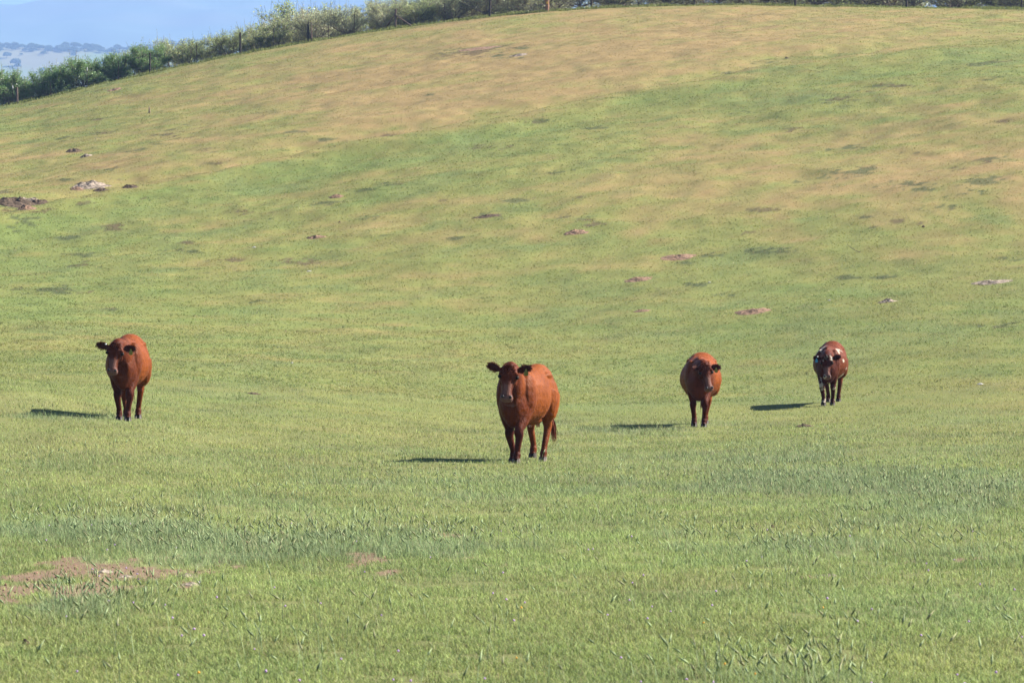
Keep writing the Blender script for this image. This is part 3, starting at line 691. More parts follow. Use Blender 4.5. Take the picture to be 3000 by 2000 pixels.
    for (b, dirv, nrm, wv, L) in ears:
        rt = []
        for i in range(240):
            t = rng.uniform(.03, L); hw = .056 * math.sin(min(t / L, 1) * math.pi * .92 + .12) * L / .21; u = rng.choice((-1, 1)) * hw * rng.uniform(.6, 1.0)
            rt.append((b + dirv * t + wv * u - nrm * .012, (wv * math.copysign(1, u) + dirv * rng.uniform(.1, .9) + nrm * rng.uniform(-.3, .6)).normalized(), rng.uniform(.014, .034)))
        strands('ear_hair', rt, .003, [q * 1.0 for q in P['hair']], root)
    rt = []
    for i in range(150):
        rt.append(((tl + rng.uniform(-.015, .015), 1.09 + rng.uniform(-.015, .015), .60 + rng.uniform(-.06, .05)), Vector((rng.uniform(-.16, .16) + P.get('swish', 0), rng.uniform(-.15, .15), -1)).normalized(), rng.uniform(.15, .30)))
    strands('tail_tuft', rt, .005, P['hair'], root)
    # short coat standing off the skin (fuzzy outline)
    no = np.empty(n * 3, np.float32); me.vertices.foreach_get('normal', no); no = no.reshape(-1, 3)
    r2 = np.random.default_rng(P['seed']); pick = r2.integers(0, n, 15000); pick = pick[(z[pick] > .1)]
    p = co[pick] + r2.normal(0, .004, (len(pick), 3)); nn = no[pick].astype(float)
    dvec = nn * .55 + np.array([0, .35, -.75]) + r2.normal(0, .22, (len(pick), 3)); dvec /= np.linalg.norm(dvec, axis=1)[:, None]
    L = r2.uniform(.007, .016, len(pick)); sdv = np.cross(dvec, nn); sdv /= (np.linalg.norm(sdv, axis=1)[:, None] + 1e-6)
    VV = np.stack([p - sdv * .0028, p + sdv * .0028, p + dvec * L[:, None]], 1).reshape(-1, 3)
    FF_ = np.arange(len(VV)).reshape(-1, 3)
    cm = np_mesh('coat', VV, FF_, 3); set_col(cm, 'Col', np.repeat(np.clip(c[pick] * r2.uniform(.88, 1.12, len(pick))[:, None], 0, 1), 3, 0)); cm.materials.append(M_HAIR)
    co_ = bpy.data.objects.new('coat_hair', cm); C.objects.link(co_); co_.parent = root
    # ear tags
    for (ei, kind, tt) in P['tags']:
        b, dirv, nrm, wv, L = ears[ei]; c0 = b + dirv * (L * tt)
        up = Vector((0, 0, 1)); sx_ = inv @ Vector((1, 0, 0)); fr = inv @ Vector((0, -1, 0))
        if kind == 'button':
            v = []; fc = []; ball(v, fc, c0 + up * .035 + fr * .012, (.016, .012, .012)); mesh_obj('tag_button', v, fc, M_BUTTON, root, True); continue
        c0 = c0 + fr * .035 - up * .03; v = []; fc = []
        prof = [(a_ * .85, b__ * .85) for (a_, b__) in [(-.012, .03), (.012, .03), (.016, 0), (.033, -.018), (.034, -.065), (.026, -.078), (-.026, -.078), (-.034, -.065), (-.033, -.018), (-.016, 0)]]
        for th in (-.002, .002):
            for (a, b_) in prof: v.append(c0 + sx_ * a + up * b_ + fr * th)
        m_ = len(prof); fc = [tuple(range(m_)), tuple(m_ + i for i in reversed(range(m_)))] + [(i, i + m_, (i + 1) % m_ + m_, (i + 1) % m_) for i in range(m_)]
        mesh_obj('ear_tag', v, fc, {'yellow': M_TAGY, 'blue': M_TAGB}[kind], root)
    if P.get('udder'):
        v = []; fc = []
        ball(v, fc, (0, .64, .58), (.08, .09, .08))
        for s in (-1, 1):
            for q in (-1, 1): tube(v, fc, [(s * .05, .61 + q * .05, .57, .014, .014), (s * .055, .61 + q * .05, .50, .013, .013), (s * .055, .61 + q * .05, .47, .009, .009)], 8, n=2)
        mesh_obj('udder', v, fc, M_TEAT, root, True)
    return root

def at_px(X, d): return ((X - 1500) / FPX * d, d)
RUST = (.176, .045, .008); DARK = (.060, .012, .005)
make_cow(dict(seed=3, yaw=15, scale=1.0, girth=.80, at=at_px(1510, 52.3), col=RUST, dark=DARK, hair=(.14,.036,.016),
    poll=(-.085, -.50, 1.315), muzzle=(-.125, -.66, .865), hyaw=0,
    earL=dict(dir=(-1, -.1, .42), face=(.1, -1, .0)), earR=dict(dir=(1, -.1, .30), face=(-.1, -1, .0)),
    front=[(-1, -.06, .12, 0, .0), (1, .075, -.20, 0, .05)], hind=[(-1, -.13, .26, .04, 0), (1, .15, -.25, 0, 0)],
    tags=[(1, 'yellow', .62)], palehoof=(1, 3), udder=1, tail=.12, swish=.2,
    label='rusty red cow in the middle, nearest the camera, one long flank in the sun'))
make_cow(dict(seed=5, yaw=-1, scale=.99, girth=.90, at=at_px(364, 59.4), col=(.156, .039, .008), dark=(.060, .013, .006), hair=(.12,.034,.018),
    poll=(-.075, -.50, 1.19), muzzle=(-.125, -.66, .75), hyaw=0,
    earL=dict(dir=(-1, -.05, .22), face=(.1, -1, .0)), earR=dict(dir=(1, -.05, -.02), face=(-.1, -1, -.1)),
    front=[(-1, -.085, .10, 0, .0), (1, .07, -.16, 0, .04)], hind=[(-1, -.06, -.14, 0, 0), (1, .11, .16, 0, 0)],
    tags=[(1, 'yellow', .62), (0, 'button', .25)], palehoof=(), tail=0,
    label='dark red cow on the left of the field, facing the camera with ears spread wide'))
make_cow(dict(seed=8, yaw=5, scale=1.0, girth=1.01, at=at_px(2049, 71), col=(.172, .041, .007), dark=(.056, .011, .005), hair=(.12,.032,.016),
    poll=(.075, -.50, 1.16), muzzle=(.165, -.66, .70), hyaw=14,
    earL=dict(dir=(-.75, -.65, .10), face=(.8, -.6, .0), len=.18), earR=dict(dir=(1, .05, .0), face=(-.1, -1, -.1)),
    front=[(-1, -.10, .08, 0, .0), (1, .09, -.18, 0, .06)], hind=[(-1, -.14, -.10, 0, 0), (1, .07, .1, 0, 0)],
    tags=[(1, 'yellow', .55)], palehoof=(), tail=0,
    label='round bellied red cow right of the middle with its head lowered and turned aside'))
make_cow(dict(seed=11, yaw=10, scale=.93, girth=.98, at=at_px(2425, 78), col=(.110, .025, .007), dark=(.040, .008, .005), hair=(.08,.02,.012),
    poll=(-.055, -.50, 1.03), muzzle=(-.065, -.68, .60), hyaw=-6,
    earL=dict(dir=(-1, -.05, .22), face=(.1, -1, -.1), len=.20), earR=dict(dir=(1, -.05, .30), face=(-.1, -1, .0), len=.21),
    front=[(-1, -.07, -.20, .02, .08), (1, .10, .10, 0, .0)], hind=[(-1, -.10, .0, 0, 0), (1, .12, .1, 0, 0)],
    tags=[(0, 'blue', .62), (0, 'button', .5)], palehoof=(), tail=0,
    spots=[(-.02, -.50, 1.02, .045), (.03, -.55, .99, .05), (-.10, -.55, .98, .04), (-.10, -.67, .63, .045),
           (-.16, -.25, .42, .06), (-.10, -.2, .36, .055), (-.15, -.1, .50, .05), (-.08, -.15, .27, .04), (-.07, -.15, .10, .045), (.12, .0, .36, .045), (.06, -.1, .09, .05), (.15, .0, .12, .04),
           (.05, -.22, .44, .07), (.19, -.2, .56, .045), (-.17, -.3, 1.17, -.11), (-.10, -.1, 1.25, -.10), (-.14, .15, 1.22, -.13), (.18, -.1, 1.17, -.08), (.05, -.45, .70, -.06), (-.12, -.5, .62, -.05), (.33, 0, .95, -.04), (-.2, -.2, .95, -.05), (.20, .15, 1.16, -.07), (.17, -.28, 1.12, -.05), (.28, .25, .56, -.15), (.22, .35, .50, -.14), (.40, .2, .78, -.04)],
    label='smaller dark red cow with white splashes and a blue ear tag, farthest right'))

# ------------------------------------------------------------------ mounds, dung, stones, stick, squirrel
def mound(X, Y, wpx, h, mat, label, seed, elong=.6, name='earth_mound', cat='dirt mound', rough=.6, group='burrow mounds on the pasture', grassy=False):
    x, y, z = pix(X, Y); w_ = wpx / FPX * y / 2
    n, m = 26, 9; V = []; F = []; rr = random.Random(seed); mat_ = mat
    for j in range(m + 1):
        t = j / m
        for i in range(n):
            a = 2 * math.pi * i / n
            px = x + math.cos(a) * t * w_ * (1 + .5 * (float(fbm(3 + math.cos(a) * 2.5, seed + math.sin(a) * 2.5, seed, 2)) - .5) * 2)
            py = y + math.sin(a) * t * w_ * elong * 2
            hh = (.5 if X < 400 and 400 < Y < 700 else .38) * h * ((1 - t * t) ** 1.2) * (1 + rough * 2 * (float(fbm(px * 3.5 / max(w_, .2), py * 3.5 / max(w_, .2), seed, 3)) - .5) * 2)
            V.append((px - x, py - y, gz(px, py) - z + (hh if j < m else 0) - (.03 if j == m else 0)))
    for j in range(m):
        for i in range(n):
            a = j * n + i; b = j * n + (i + 1) % n; F.append((a, a + n, b + n, b))
    o = mesh_obj(name, V, F, mat_, loc=(x, y, z), smooth=False); tag(o, label, cat, group); return o

MND = [(268, 546, 118, .30, M_PALE, 'largest broken pale earth mound at the left of the hillside'),
 (50, 600, 150, .45, M_DARKDIRT, 'dark eroded earth bank cut by the left edge of the photo'),
 (90, 590, 70, .25, M_PALE, 'pale lumps of soil on top of the dark bank at the left edge'),
 (217, 445, 50, .25, M_DARKDIRT, 'dark heap beside a burrow at the foot of the tan knoll'),
 (253, 458, 40, .2, M_PALE, 'small pale heap just below the dark heap near the tan knoll'),
 (335, 265, 50, .25, M_DIRT, 'brown burrow mound high on the left slope below the fence'),
 (380, 550, 50, .18, M_DARKDIRT, 'dark crumbled soil right of the largest pale mound'),
 (120, 595, 60, .22, M_DARKDIRT, 'dark broken ledge of soil between the eroded bank and the largest pale mound'),
 (300, 560, 50, .2, M_DARKDIRT, 'dark crumbling lip at the lower right foot of the largest pale mound'),
 (225, 556, 46, .2, M_DIRT, 'brown heap at the lower left foot of the largest pale mound'),
 (75, 612, 60, .2, M_DIRT, 'brown rubble just below the eroded bank at the left edge'),
 (1400, 145, 130, .14, M_DIRT, 'broad scraped patch of soil near the hilltop'),
 (1520, 163, 60, .18, M_PALE, 'little stony heap right of the scraped patch near the hilltop'),
 (985, 577, 44, .14, M_DIRT, 'pale burrow mound half way up the hill left of centre'),
 (925, 698, 55, .16, M_DIRT, 'low brown mound above and left of the middle cow'),
 (1425, 634, 85, .12, M_DARKDIRT, 'long dark low mound above the middle cow'),
 (1690, 682, 80, .2, M_DIRT, 'brown mound with dark hole right of centre'),
 (1985, 758, 120, .20, M_DIRT, 'wide bare reddish mound in the middle of the right slope'),
 (1868, 820, 90, .14, M_DIRT, 'flat brown mound below the wide bare reddish one'),
 (2205, 914, 120, .18, M_DIRT, 'flat reddish mound above the cows on the right'),
 (2600, 884, 55, .14, M_PALE, 'small pale mound on the swell right of the flat reddish one'),
 (2900, 829, 110, .14, M_PALE, 'pale mound on the swell by the right edge'),
 (1880, 912, 50, .08, M_DIRT, 'faint brown scrape left of the flat reddish mound'),
 (742, 1154, 48, .06, M_DARKDIRT, 'thin dark mound right of the left cow'),
 (2355, 1250, 62, .12, M_DARKDIRT, 'dark twiggy heap below the spotted cow'),
 (2420, 1688, 70, .045, M_PALE, 'pale crumbly clod heap in the right foreground'),
 (300, 1676, 80, .05, M_PALE, 'pale clods on the upper part of the bare foreground patch'),
 (370, 1690, 60, .035, M_PALE, 'low pale clods right of centre on the bare foreground patch'),
 (548, 1690, 80, .045, M_PALE, 'pale clods at the right end of the bare foreground patch'),
 (560, 1713, 75, .035, M_PALE, 'flat pale clods nearest the camera at the bare patch')]
for i, (X, Y, wp, h, m, lab) in enumerate(MND): mound(X, Y, wp, h, m, lab, 100 + i)

DNG = [(1315, 1487, 22, 'blackish dung lump straight below the middle cow'), (1388, 1566, 44, 'broken brown dung pat, second below the middle cow'), (1732, 1566, 26, 'black dung lump to the lower right of the middle cow'),
 (232, 1582, 24, 'dark dung lump above the bare foreground patch'), (476, 1532, 16, 'small brown dung lump above the right end of the bare patch'), (75, 1888, 34, 'dark dung lump in the lower left corner'),
 (2214, 1536, 22, 'small red brown dung lump, left of a pair in the right foreground'), (2262, 1545, 18, 'small red brown dung lump, right of a pair in the right foreground'), (900, 1855, 26, 'dark brown dung lump in the blurred bottom foreground'),
 (2410, 1734, 30, 'brown dung lump just below the pale crumbly clod heap'), (2915, 1642, 26, 'dark dung lump near the right edge of the foreground'), (2305, 172, 16, 'dark lump near the hilltop left of the green patch'), (995, 652, 9, 'tiny dark lump on the hillside left of centre'),
 (2705, 665, 12, 'tiny black lump on the right hillside')]
for i, (X, Y, wp, lab) in enumerate(DNG):
    mound(X, Y, wp, .05 if Y > 1000 else .12, M_DUNG, lab, 300 + i, .5, 'dung_lump', 'dung', .7, 'dung lumps lying in the grass')
STN = [(2872, 1127, 24, 'white stone in the grass right of the spotted cow'), (744, 726, 12, 'small grey stone on the lower left hillside'), (905, 795, 16, 'flat pale stone on the lower hillside left of centre'), (855, 1064, 8, 'tiny white stone right of the left cow'),
 (2078, 828, 9, 'small pale stone right of the flat brown mound'), (2430, 880, 12, 'flat pale stone above the spotted cow')]
for i, (X, Y, wp, lab) in enumerate(STN):
    mound(X, Y, wp, .07, M_STONE, lab, 400 + i, .5, 'stone', 'stone', .5, 'loose pale stones on the pasture')

# fallen stick
x, y, z = pix(2505, 742); v = []; f = []
tube(v, f, [(-.42, .3, .50, .012, .012), (-.15, .1, .24, .014, .014), (.12, 0, .10, .016, .016), (.30, -.1, .03, .018, .018)], 6)
tube(v, f, [(-.15, .1, .24, .009, .009), (-.05, .15, .30, .007, .007)], 5)
o = mesh_obj('dead_stick', [tuple(Vector(q) * .55) for q in v], f, M_STICK, loc=(x, y, z), smooth=True); tag(o, 'thin dark stick leaning out of the grass on the right slope', 'stick')

def squirrel():
    x, y, z = pix(438, 331); v = []; f = []
    ball(v, f, (0, 0, .10), (.055, .06, .11)); ball(v, f, (0, -.01, .22), (.042, .045, .06)); ball(v, f, (0, -.03, .30), (.035, .048, .036)); ball(v, f, (0, -.075, .29), (.016, .024, .016))
    for s in (-1, 1):
        ball(v, f, (s * .05, -.035, .035), (.028, .06, .03)); ball(v, f, (s * .022, -.01, .335), (.010, .008, .016))
        tube(v, f, [(s * .04, -.02, .22, .014, .014), (s * .04, -.065, .18, .011, .011), (s * .015, -.085, .19, .009, .009)], 8, n=3)
    tube(v, f, [(0, .05, .04, .02, .02), (.02, .13, .03, .026, .022), (.05, .22, .04, .02, .016), (.07, .27, .05, .006, .006)], 8, n=3)
    me = fuse(v, f, .008, 2); me.materials.append(noise_mat('squirrel_fur', (.16, .11, .075), (.30, .22, .15), 40, .9, .4))
    r = empty('ground_squirrel', (x, y, z)); b = bpy.data.objects.new('body', me); C.objects.link(b); b.parent = r
    tag(r, 'little brown ground squirrel sitting upright on the left slope', 'squirrel')
squirrel()

# ------------------------------------------------------------------ fence along the crest
def post_xy(X, r=262.5): return ((X - 1500) / FPX * r, r)
fence = empty('wire_fence', (post_xy(0)[0], 262.5, gz(*post_xy(0))))
tag(fence, 'old wire fence on mixed wood and steel posts along the hill crest', 'fence')
def under(o, root): o.parent = root; o.matrix_parent_inverse = root.matrix_world.inverted() if False else Matrix.Translation(-root.location)
POSTS = [(-260, 'w', 1.35, .10), (-120, 't', 1.4, 0), (38, 't1', 1.32, 0), (51, 'b', 1.15, .13), (150, 't', 1.0, 0), (244, 'w', .62, .12), (254, 't1', 1.42, 0), (346, 't', 1.36, 0), (439, 'w', 1.42, .10), (577, 't', 1.42, 0),
         (704, 'w', 1.52, .12), (802, 't', 1.42, 0), (904, 'wp', 1.40, .13), (913, 'b', 1.30, .08), (963, 't', 1.0, 0), (1037, 't', 1.4, 0), (1158, 'b', 1.35, .11), (1301, 't', 1.3, 0), (1435, 'w', 1.4, .12), (1733, 'w', 1.4, .12),
         (1870, 't', 1.35, 0), (2034, 'w', 1.4, .10), (2176, 't', 1.35, 0), (2329, 'w', 1.4, .13), (2490, 't', 1.35, 0), (2656, 'w', 1.45, .13), (2830, 't', 1.35, 0), (2992, 'w', 1.4, .10), (3200, 't', 1.4, 0)]
tops = []
rp = random.Random(4)
for (X, k, h, wd) in POSTS:
    px, py = post_xy(X); pz = gz(px, py); lx = rp.uniform(-.04, .04); v = []; f = []
    if k.startswith('t'):
        for (hx, hy) in ((.022, .006), (.006, .022)):       # T-section steel
            b0 = len(v)
            for zz_ in (-.3, h):
                for (a, b) in ((-1, -1), (1, -1), (1, 1), (-1, 1)): v.append((px + a * hx + lx * max(zz_, 0), py + b * hy + (.02 if hy > hx else 0), pz + zz_))
            f += [(b0, b0 + 1, b0 + 2, b0 + 3), (b0 + 7, b0 + 6, b0 + 5, b0 + 4)] + [(b0 + i, b0 + 4 + i, b0 + 4 + (i + 1) % 4, b0 + (i + 1) % 4) for i in range(4)]
        o = mesh_obj('metal_post', v, f, M_TPOST); under(o, fence)
        if k == 't1':
            v = []; f = []
            tube(v, f, [(px + lx * (h - .22), py, pz + h - .22, .027, .03), (px + lx * h, py, pz + h + .01, .027, .03)], 8, n=2); o2 = mesh_obj('painted_tip', v, f, M_WHITE, o)
    else:
        r0 = wd * .6
        pts = [(px, py, pz - .3, r0 * 1.05, r0), (px + lx * .4, py, pz + h * .35, r0, r0), (px + lx * .8, py, pz + h * .75, r0 * .95, r0 * .95), (px + lx, py, pz + h * .97, r0 * .9, r0 * .9), (px + lx, py, pz + h, r0 * .7, r0 * .7)]
        if k == 'wp': pts = pts[:3] + [(px + lx, py, pz + h * .92, r0 * .55, r0 * .6), (px + lx + .02, py, pz + h, r0 * .2, r0 * .2)]
        tube(v, f, pts, 9, n=3); o = mesh_obj('wooden_post', v, f, M_POSTB if k == 'b' else M_POSTD, smooth=True); under(o, fence)
    if k[0] != 'b' and h > 1.2: tops.append((px + lx, py, pz, h, k))
    if X == 1158:
        v = []; f = []; ex, ey = post_xy(1207); tube(v, f, [(px, py - .02, pz + .92, .042, .042), ((px + ex) / 2, py - .02, (pz + gz(ex, ey)) / 2 + .48, .04, .04), (ex, ey, gz(ex, ey) + .02, .045, .045)], 8, n=2)
        o = mesh_obj('brace', v, f, M_POSTB, smooth=True); under(o, fence)
        v = []; f = []; ex, ey = post_xy(1132); tube(v, f, [(px, py + .06, pz + .95, .035, .035), (ex, ey + 1.0, gz(ex, ey + 1) + .3, .04, .04)], 8, n=2)
        o = mesh_obj('brace', v, f, M_POSTB, smooth=True); under(o, fence)
for lvl in (.30, .58, .86, 1.12):
    v = []; f = []; pts = []
    for i in range(len(tops) - 1):
        a = tops[i]; b = tops[i + 1]
        for t in (0, .33, .66): pts.append((a[0] + (b[0] - a[0]) * t, a[1] - .03, a[2] + (b[2] - a[2]) * t + lvl - .05 * math.sin(t * math.pi), .0045, .0045))
    pts.append((tops[-1][0], tops[-1][1] - .03, tops[-1][2] + lvl, .0045, .0045))
    tube(v, f, pts, 4, side=(0, 0, 1), n=1); o = mesh_obj('wire', v, f, M_WIRE); under(o, fence)

px, py = post_xy(1603, 262); pz = gz(px, py); pole = empty('utility_pole', (px, py, pz)); tag(pole, 'thick orange brown wooden pole rising out of frame at the hilltop', 'utility pole')
v = []; f = []; tube(v, f, [(0, 0, -.4, .14, .14), (0, 0, 2, .138, .138), (.02, 0, 8.0, .12, .12)], 14, n=6); mesh_obj('shaft', v, f, M_POLE, pole, True)
v = []; f = []
for zz_ in (.50, .66): pass
b0 = [(-.04, -.175, .50), (.04, -.175, .50), (.04, -.175, .66), (-.04, -.175, .66), (-.04, -.155, .50), (.04, -.155, .50), (.04, -.155, .66), (-.04, -.155, .66)]
mesh_obj('marker_plate', b0, [(0, 1, 2, 3), (7, 6, 5, 4), (0, 4, 5, 1), (1, 5, 6, 2), (2, 6, 7, 3), (3, 7, 4, 0)], M_YEL, pole)

# ------------------------------------------------------------------ orchard trees
def make_tree_meshes(seed, H, spread, nleaf, leafc, twiggy, name):
    rng = random.Random(seed); V = []; F = []; tips = []
    def seg(p, q, r0, r1, sg=5):
        p = Vector(p); q = Vector(q); t = (q - p).normalized(); s = t.orthogonal().normalized(); u = t.cross(s); b0 = len(V)
        for (c, r) in ((p, r0), (q, r1)):
            for i in range(sg):
                a = 2 * math.pi * i / sg; V.append(c + s * math.cos(a) * r + u * math.sin(a) * r)
        for i in range(sg): F.append((b0 + i, b0 + (i + 1) % sg, b0 + sg + (i + 1) % sg, b0 + sg + i))
    def grow(p, d, L, r, lvl):
        nseg = 4; q = Vector(p); dd = Vector(d).normalized()
        for k in range(nseg):
            dd = (dd + Vector((rng.uniform(-.22, .22), rng.uniform(-.22, .22), rng.uniform(-.08, .22)))).normalized()
            nq = q + dd * (L / nseg); seg(q, nq, r * (1 - .17 * k), r * (1 - .17 * (k + 1)), 6 if lvl < 2 else 3)
            if lvl >= 1: tips.append((q.copy(), nq.copy(), lvl))
            q = nq
            if lvl < 3 and (k >= 1 or lvl > 0):
                for j in range(2 if lvl < 2 else (2 if rng.random() < .8 else 1)):
                    a = rng.uniform(0, 2 * math.pi); sd_ = Vector((math.cos(a), math.sin(a), rng.uniform(-.1, .9)))
                    grow(q, dd * .6 + sd_ * .75, L * rng.uniform(.42, .68), r * .5, lvl + 1)
        if lvl < 3: grow(q, dd, L * .55, r * .4, lvl + 1)
    th = .45; seg((0, 0, -.5), (0, 0, .3), .13, .11, 8); seg((0, 0, .3), (.03, .02, th), .11, .10, 8)
    nl = 6
    for i in range(nl):
        a = 2 * math.pi * i / nl + rng.uniform(-.4, .4)
        q = spread * (1.7 if i % 2 else .8)
        grow((.03, .02, th - .05), (math.cos(a) * q, math.sin(a) * q, 1.0 if not i % 2 else .75), H * (.36 if i % 2 else .42), .055, 0)
    for i in range(8):
        a = rng.uniform(0, 6.28); grow((.02, .01, .3), (math.cos(a), math.sin(a), .28), H * .34, .03, 1)
    # straight upright water shoots give the spiky outline
    cand = [t_ for t_ in tips if t_[2] >= 1]
    for i in range(75):
        a_, b_, l_ = rng.choice(cand)
        if a_.z < 1.0: continue
        q = a_.copy(); dd = Vector((rng.uniform(-.35, .35), rng.uniform(-.35, .35), 1)).normalized(); L = rng.uniform(.45, 1.25)
        for k in range(4): nq = q + dd * L / 4; seg(q, nq, .010, .007, 3); tips.append((q.copy(), nq.copy(), 4)); q = nq; dd = (dd + Vector((rng.uniform(-.1, .1), rng.uniform(-.1, .1), 0))).normalized()
    # scale so the top reaches H
    zt = max(v.z for v in V); s = H / zt
    me = bpy.data.meshes.new(name + '_trunk'); me.from_pydata([(v.x * 1.0, v.y * 1.0, v.z * (s if v.z > 0 else 1)) for v in V], [], F); me.materials.append(M_BARK); me.update()
    # leaves in little bunches along the shoots
    nr = np.random.default_rng(seed); T0 = np.array([list(a) for a, b, l in tips]); T1 = np.array([list(b) for a, b, l in tips]); lv = np.array([l for a, b, l in tips])
    T0[:, 2] *= s; T1[:, 2] *= s
    pr = np.where(lv >= 3, 1.0, .6); pr /= pr.sum(); pick = nr.choice(len(T0), nleaf, p=pr); t = nr.random(nleaf)[:, None]
    P = T0[pick] * (1 - t) + T1[pick] * t + nr.normal(0, .045, (nleaf, 3))
    d = (T1 - T0)[pick]; d /= np.linalg.norm(d, axis=1)[:, None] + 1e-6
    d = d * .7 + nr.normal(0, .6, (nleaf, 3)); d /= np.linalg.norm(d, axis=1)[:, None]
    sdv = np.cross(d, nr.normal(0, 1, (nleaf, 3))); sdv /= np.linalg.norm(sdv, axis=1)[:, None]
    L = nr.uniform(.06, .105, nleaf)[:, None]; W = L * nr.uniform(.30, .45, (nleaf, 1))
    VV = np.stack([P, P + d * L * .5 + sdv * W, P + d * L, P + d * L * .5 - sdv * W], 1).reshape(-1, 3); FF_ = np.arange(len(VV)).reshape(-1, 4)
    cm = np_mesh(name + '_crown', VV, FF_, 4)
    br = nr.uniform(.65, 1.35, nleaf)[:, None]; tipn = np.clip((P[:, 2:3] / H - .3), 0, 1)
    c = np.array(leafc)[None] * br * (1 + .25 * tipn); yl = nr.random(nleaf) > .8; c[yl] = c[yl] * np.array([1.35, 1.15, .9])
    set_col(cm, 'Col', np.repeat(np.clip(c, 0, 1), 4, 0)); cm.materials.append(M_LEAF)
    return me, cm
GREEN = (.145, .25, .085); PALE = (.33, .40, .17); GREY = (.42, .47, .27)
PROT = {'green': [make_tree_meshes(20 + i, 3.9, 1.0, 17000, GREEN, 0, 'g%d' % i) for i in range(2)],
        'pale': [make_tree_meshes(40 + i, 4.2, 1.0, 8500, PALE, 1, 'p%d' % i) for i in range(3)],
        'grey': [make_tree_meshes(60 + i, 4.6, 1.15, 8000, GREY, 1, 'q%d' % i) for i in range(3)]}
TENS = ['thirty', 'forty']
ORD = ['first', 'second', 'third', 'fourth', 'fifth', 'sixth', 'seventh', 'eighth', 'ninth', 'tenth', 'eleventh', 'twelfth', 'thirteenth', 'fourteenth', 'fifteenth', 'sixteenth', 'seventeenth', 'eighteenth', 'nineteenth', 'twentieth',
       'twenty-first', 'twenty-second', 'twenty-third', 'twenty-fourth', 'twenty-fifth', 'twenty-sixth', 'twenty-seventh', 'twenty-eighth', 'twenty-ninth', 'thirtieth', 'thirty-first', 'thirty-second', 'thirty-third', 'thirty-fourth'] + ['thirty-%s' % q for q in ('fifth', 'sixth', 'seventh', 'eighth', 'ninth')] + ['fortieth'] + ['forty-%s' % q for q in ('first', 'second', 'third', 'fourth', 'fifth', 'sixth', 'seventh', 'eighth', 'ninth')]
LOOK = {'green': 'dense fresh green', 'pale': 'light green twiggy', 'grey': 'airy grey green'}
rt = random.Random(77)
# visible height of the crown above the grass edge, by photograph column
TOPX = [-300, 0, 130, 240, 330, 420, 500, 600, 700, 760, 900, 1000, 1150, 1300, 1500, 3300]
TOPH = [3.1, 3.0, 2.9, 3.2, 2.5, 2.8, 2.6, 2.5, 3.1, 2.3, 3.4, 2.6, 3.0, 3.4, 3.8, 4.2]
for row, (r0, sp, tall) in enumerate(((266.5, 95, 1.0), (271.0, 105, 1.1), (277.0, 130, 1.3), (283.0, 110, 1.1))):
    X = -250.0 + row * 45; n = 0
    while X < 3250:
        jx = X + rt.uniform(-22, 22); rr_ = r0 + rt.uniform(-.9, .9); px = (jx - 1500) / FPX * rr_; pz = gz(px, rr_)
        k = 'green' if jx < 320 else ('pale' if jx < 900 and rt.random() < .85 else rt.choice(['grey', 'pale', 'grey']))
        if 320 < jx < 480 and rt.random() < .5: k = 'green'
        crest = gz((jx - 1500) / FPX * 262.5, 262.5)
        need = (crest + np.interp(jx, TOPX, TOPH) * tall * rt.uniform(.86, 1.10) - pz)
        tm, cm = rt.choice(PROT[k]); base_h = max(v.co.z for v in cm.vertices) if 'h' not in cm else cm['h']; cm['h'] = base_h
        s = need / base_h
        if row >= 2 and jx < 850: X += sp; continue
        root = empty('orchard_tree', (px, rr_, pz), rt.uniform(0, 6.28)); root.scale = (s * rt.uniform(.95, 1.25), s * rt.uniform(.95, 1.25), s)
        o = bpy.data.objects.new('trunk', tm); C.objects.link(o); o.parent = root
        o = bpy.data.objects.new('crown', cm); C.objects.link(o); o.parent = root
        inside = -60 < jx < 3060
        tag(root, ('%s orchard tree from the left in the %s row behind the fence, %s' % (ORD[n], ['front', 'second', 'third', 'fourth'][row], LOOK[k])) if inside else ('%s orchard tree beyond the edge of the photo, %s row' % (LOOK[k], ['front', 'second', 'third', 'fourth'][row])), 'tree', 'orchard trees behind the crest fence')
        n += inside; X += sp * (1.55 if X > 1350 else 1.0) * rt.uniform(.85, 1.15)

# weeds along the crest under the trees
def crest_weeds():
    rng = np.random.default_rng(5); N = 60000; x = (rng.random(N) * 2 - 1) * 42; y = 261.5 + rng.random(N) * 4; z = ground(x, y); n = N
    cl = fbm(x / .8, y / .8, 66, 3); h = (.08 + .22 * rng.random(n)) * (cl ** 1.5) * 1.6; wd = .025 * (.5 + rng.random(n)); az = rng.random(n) * 6.28; lean = h * rng.random(n) * .6
    b = np.stack([x, y, z], 1); wv = np.stack([np.cos(az + 1.3) * wd, np.sin(az + 1.3) * wd, 0 * wd], 1); tip = b + np.stack([np.cos(az) * lean, np.sin(az) * lean, h], 1)
    V = np.stack([b - wv, b + wv, tip], 1).reshape(-1, 3); me = np_mesh('weeds', V, np.arange(len(V)).reshape(-1, 3), 3)
    c = np.array([[.17, .19, .06]]) * (.7 + .6 * rng.random(n))[:, None]; set_col(me, 'Col', np.repeat(c, 3, 0)); me.materials.append(M_GRASS)
    o = bpy.data.objects.new('crest_weeds', me); C.objects.link(o); tag(o, 'ragged longer grass along the fence line at the crest', 'grass', kind='stuff')
crest_weeds()

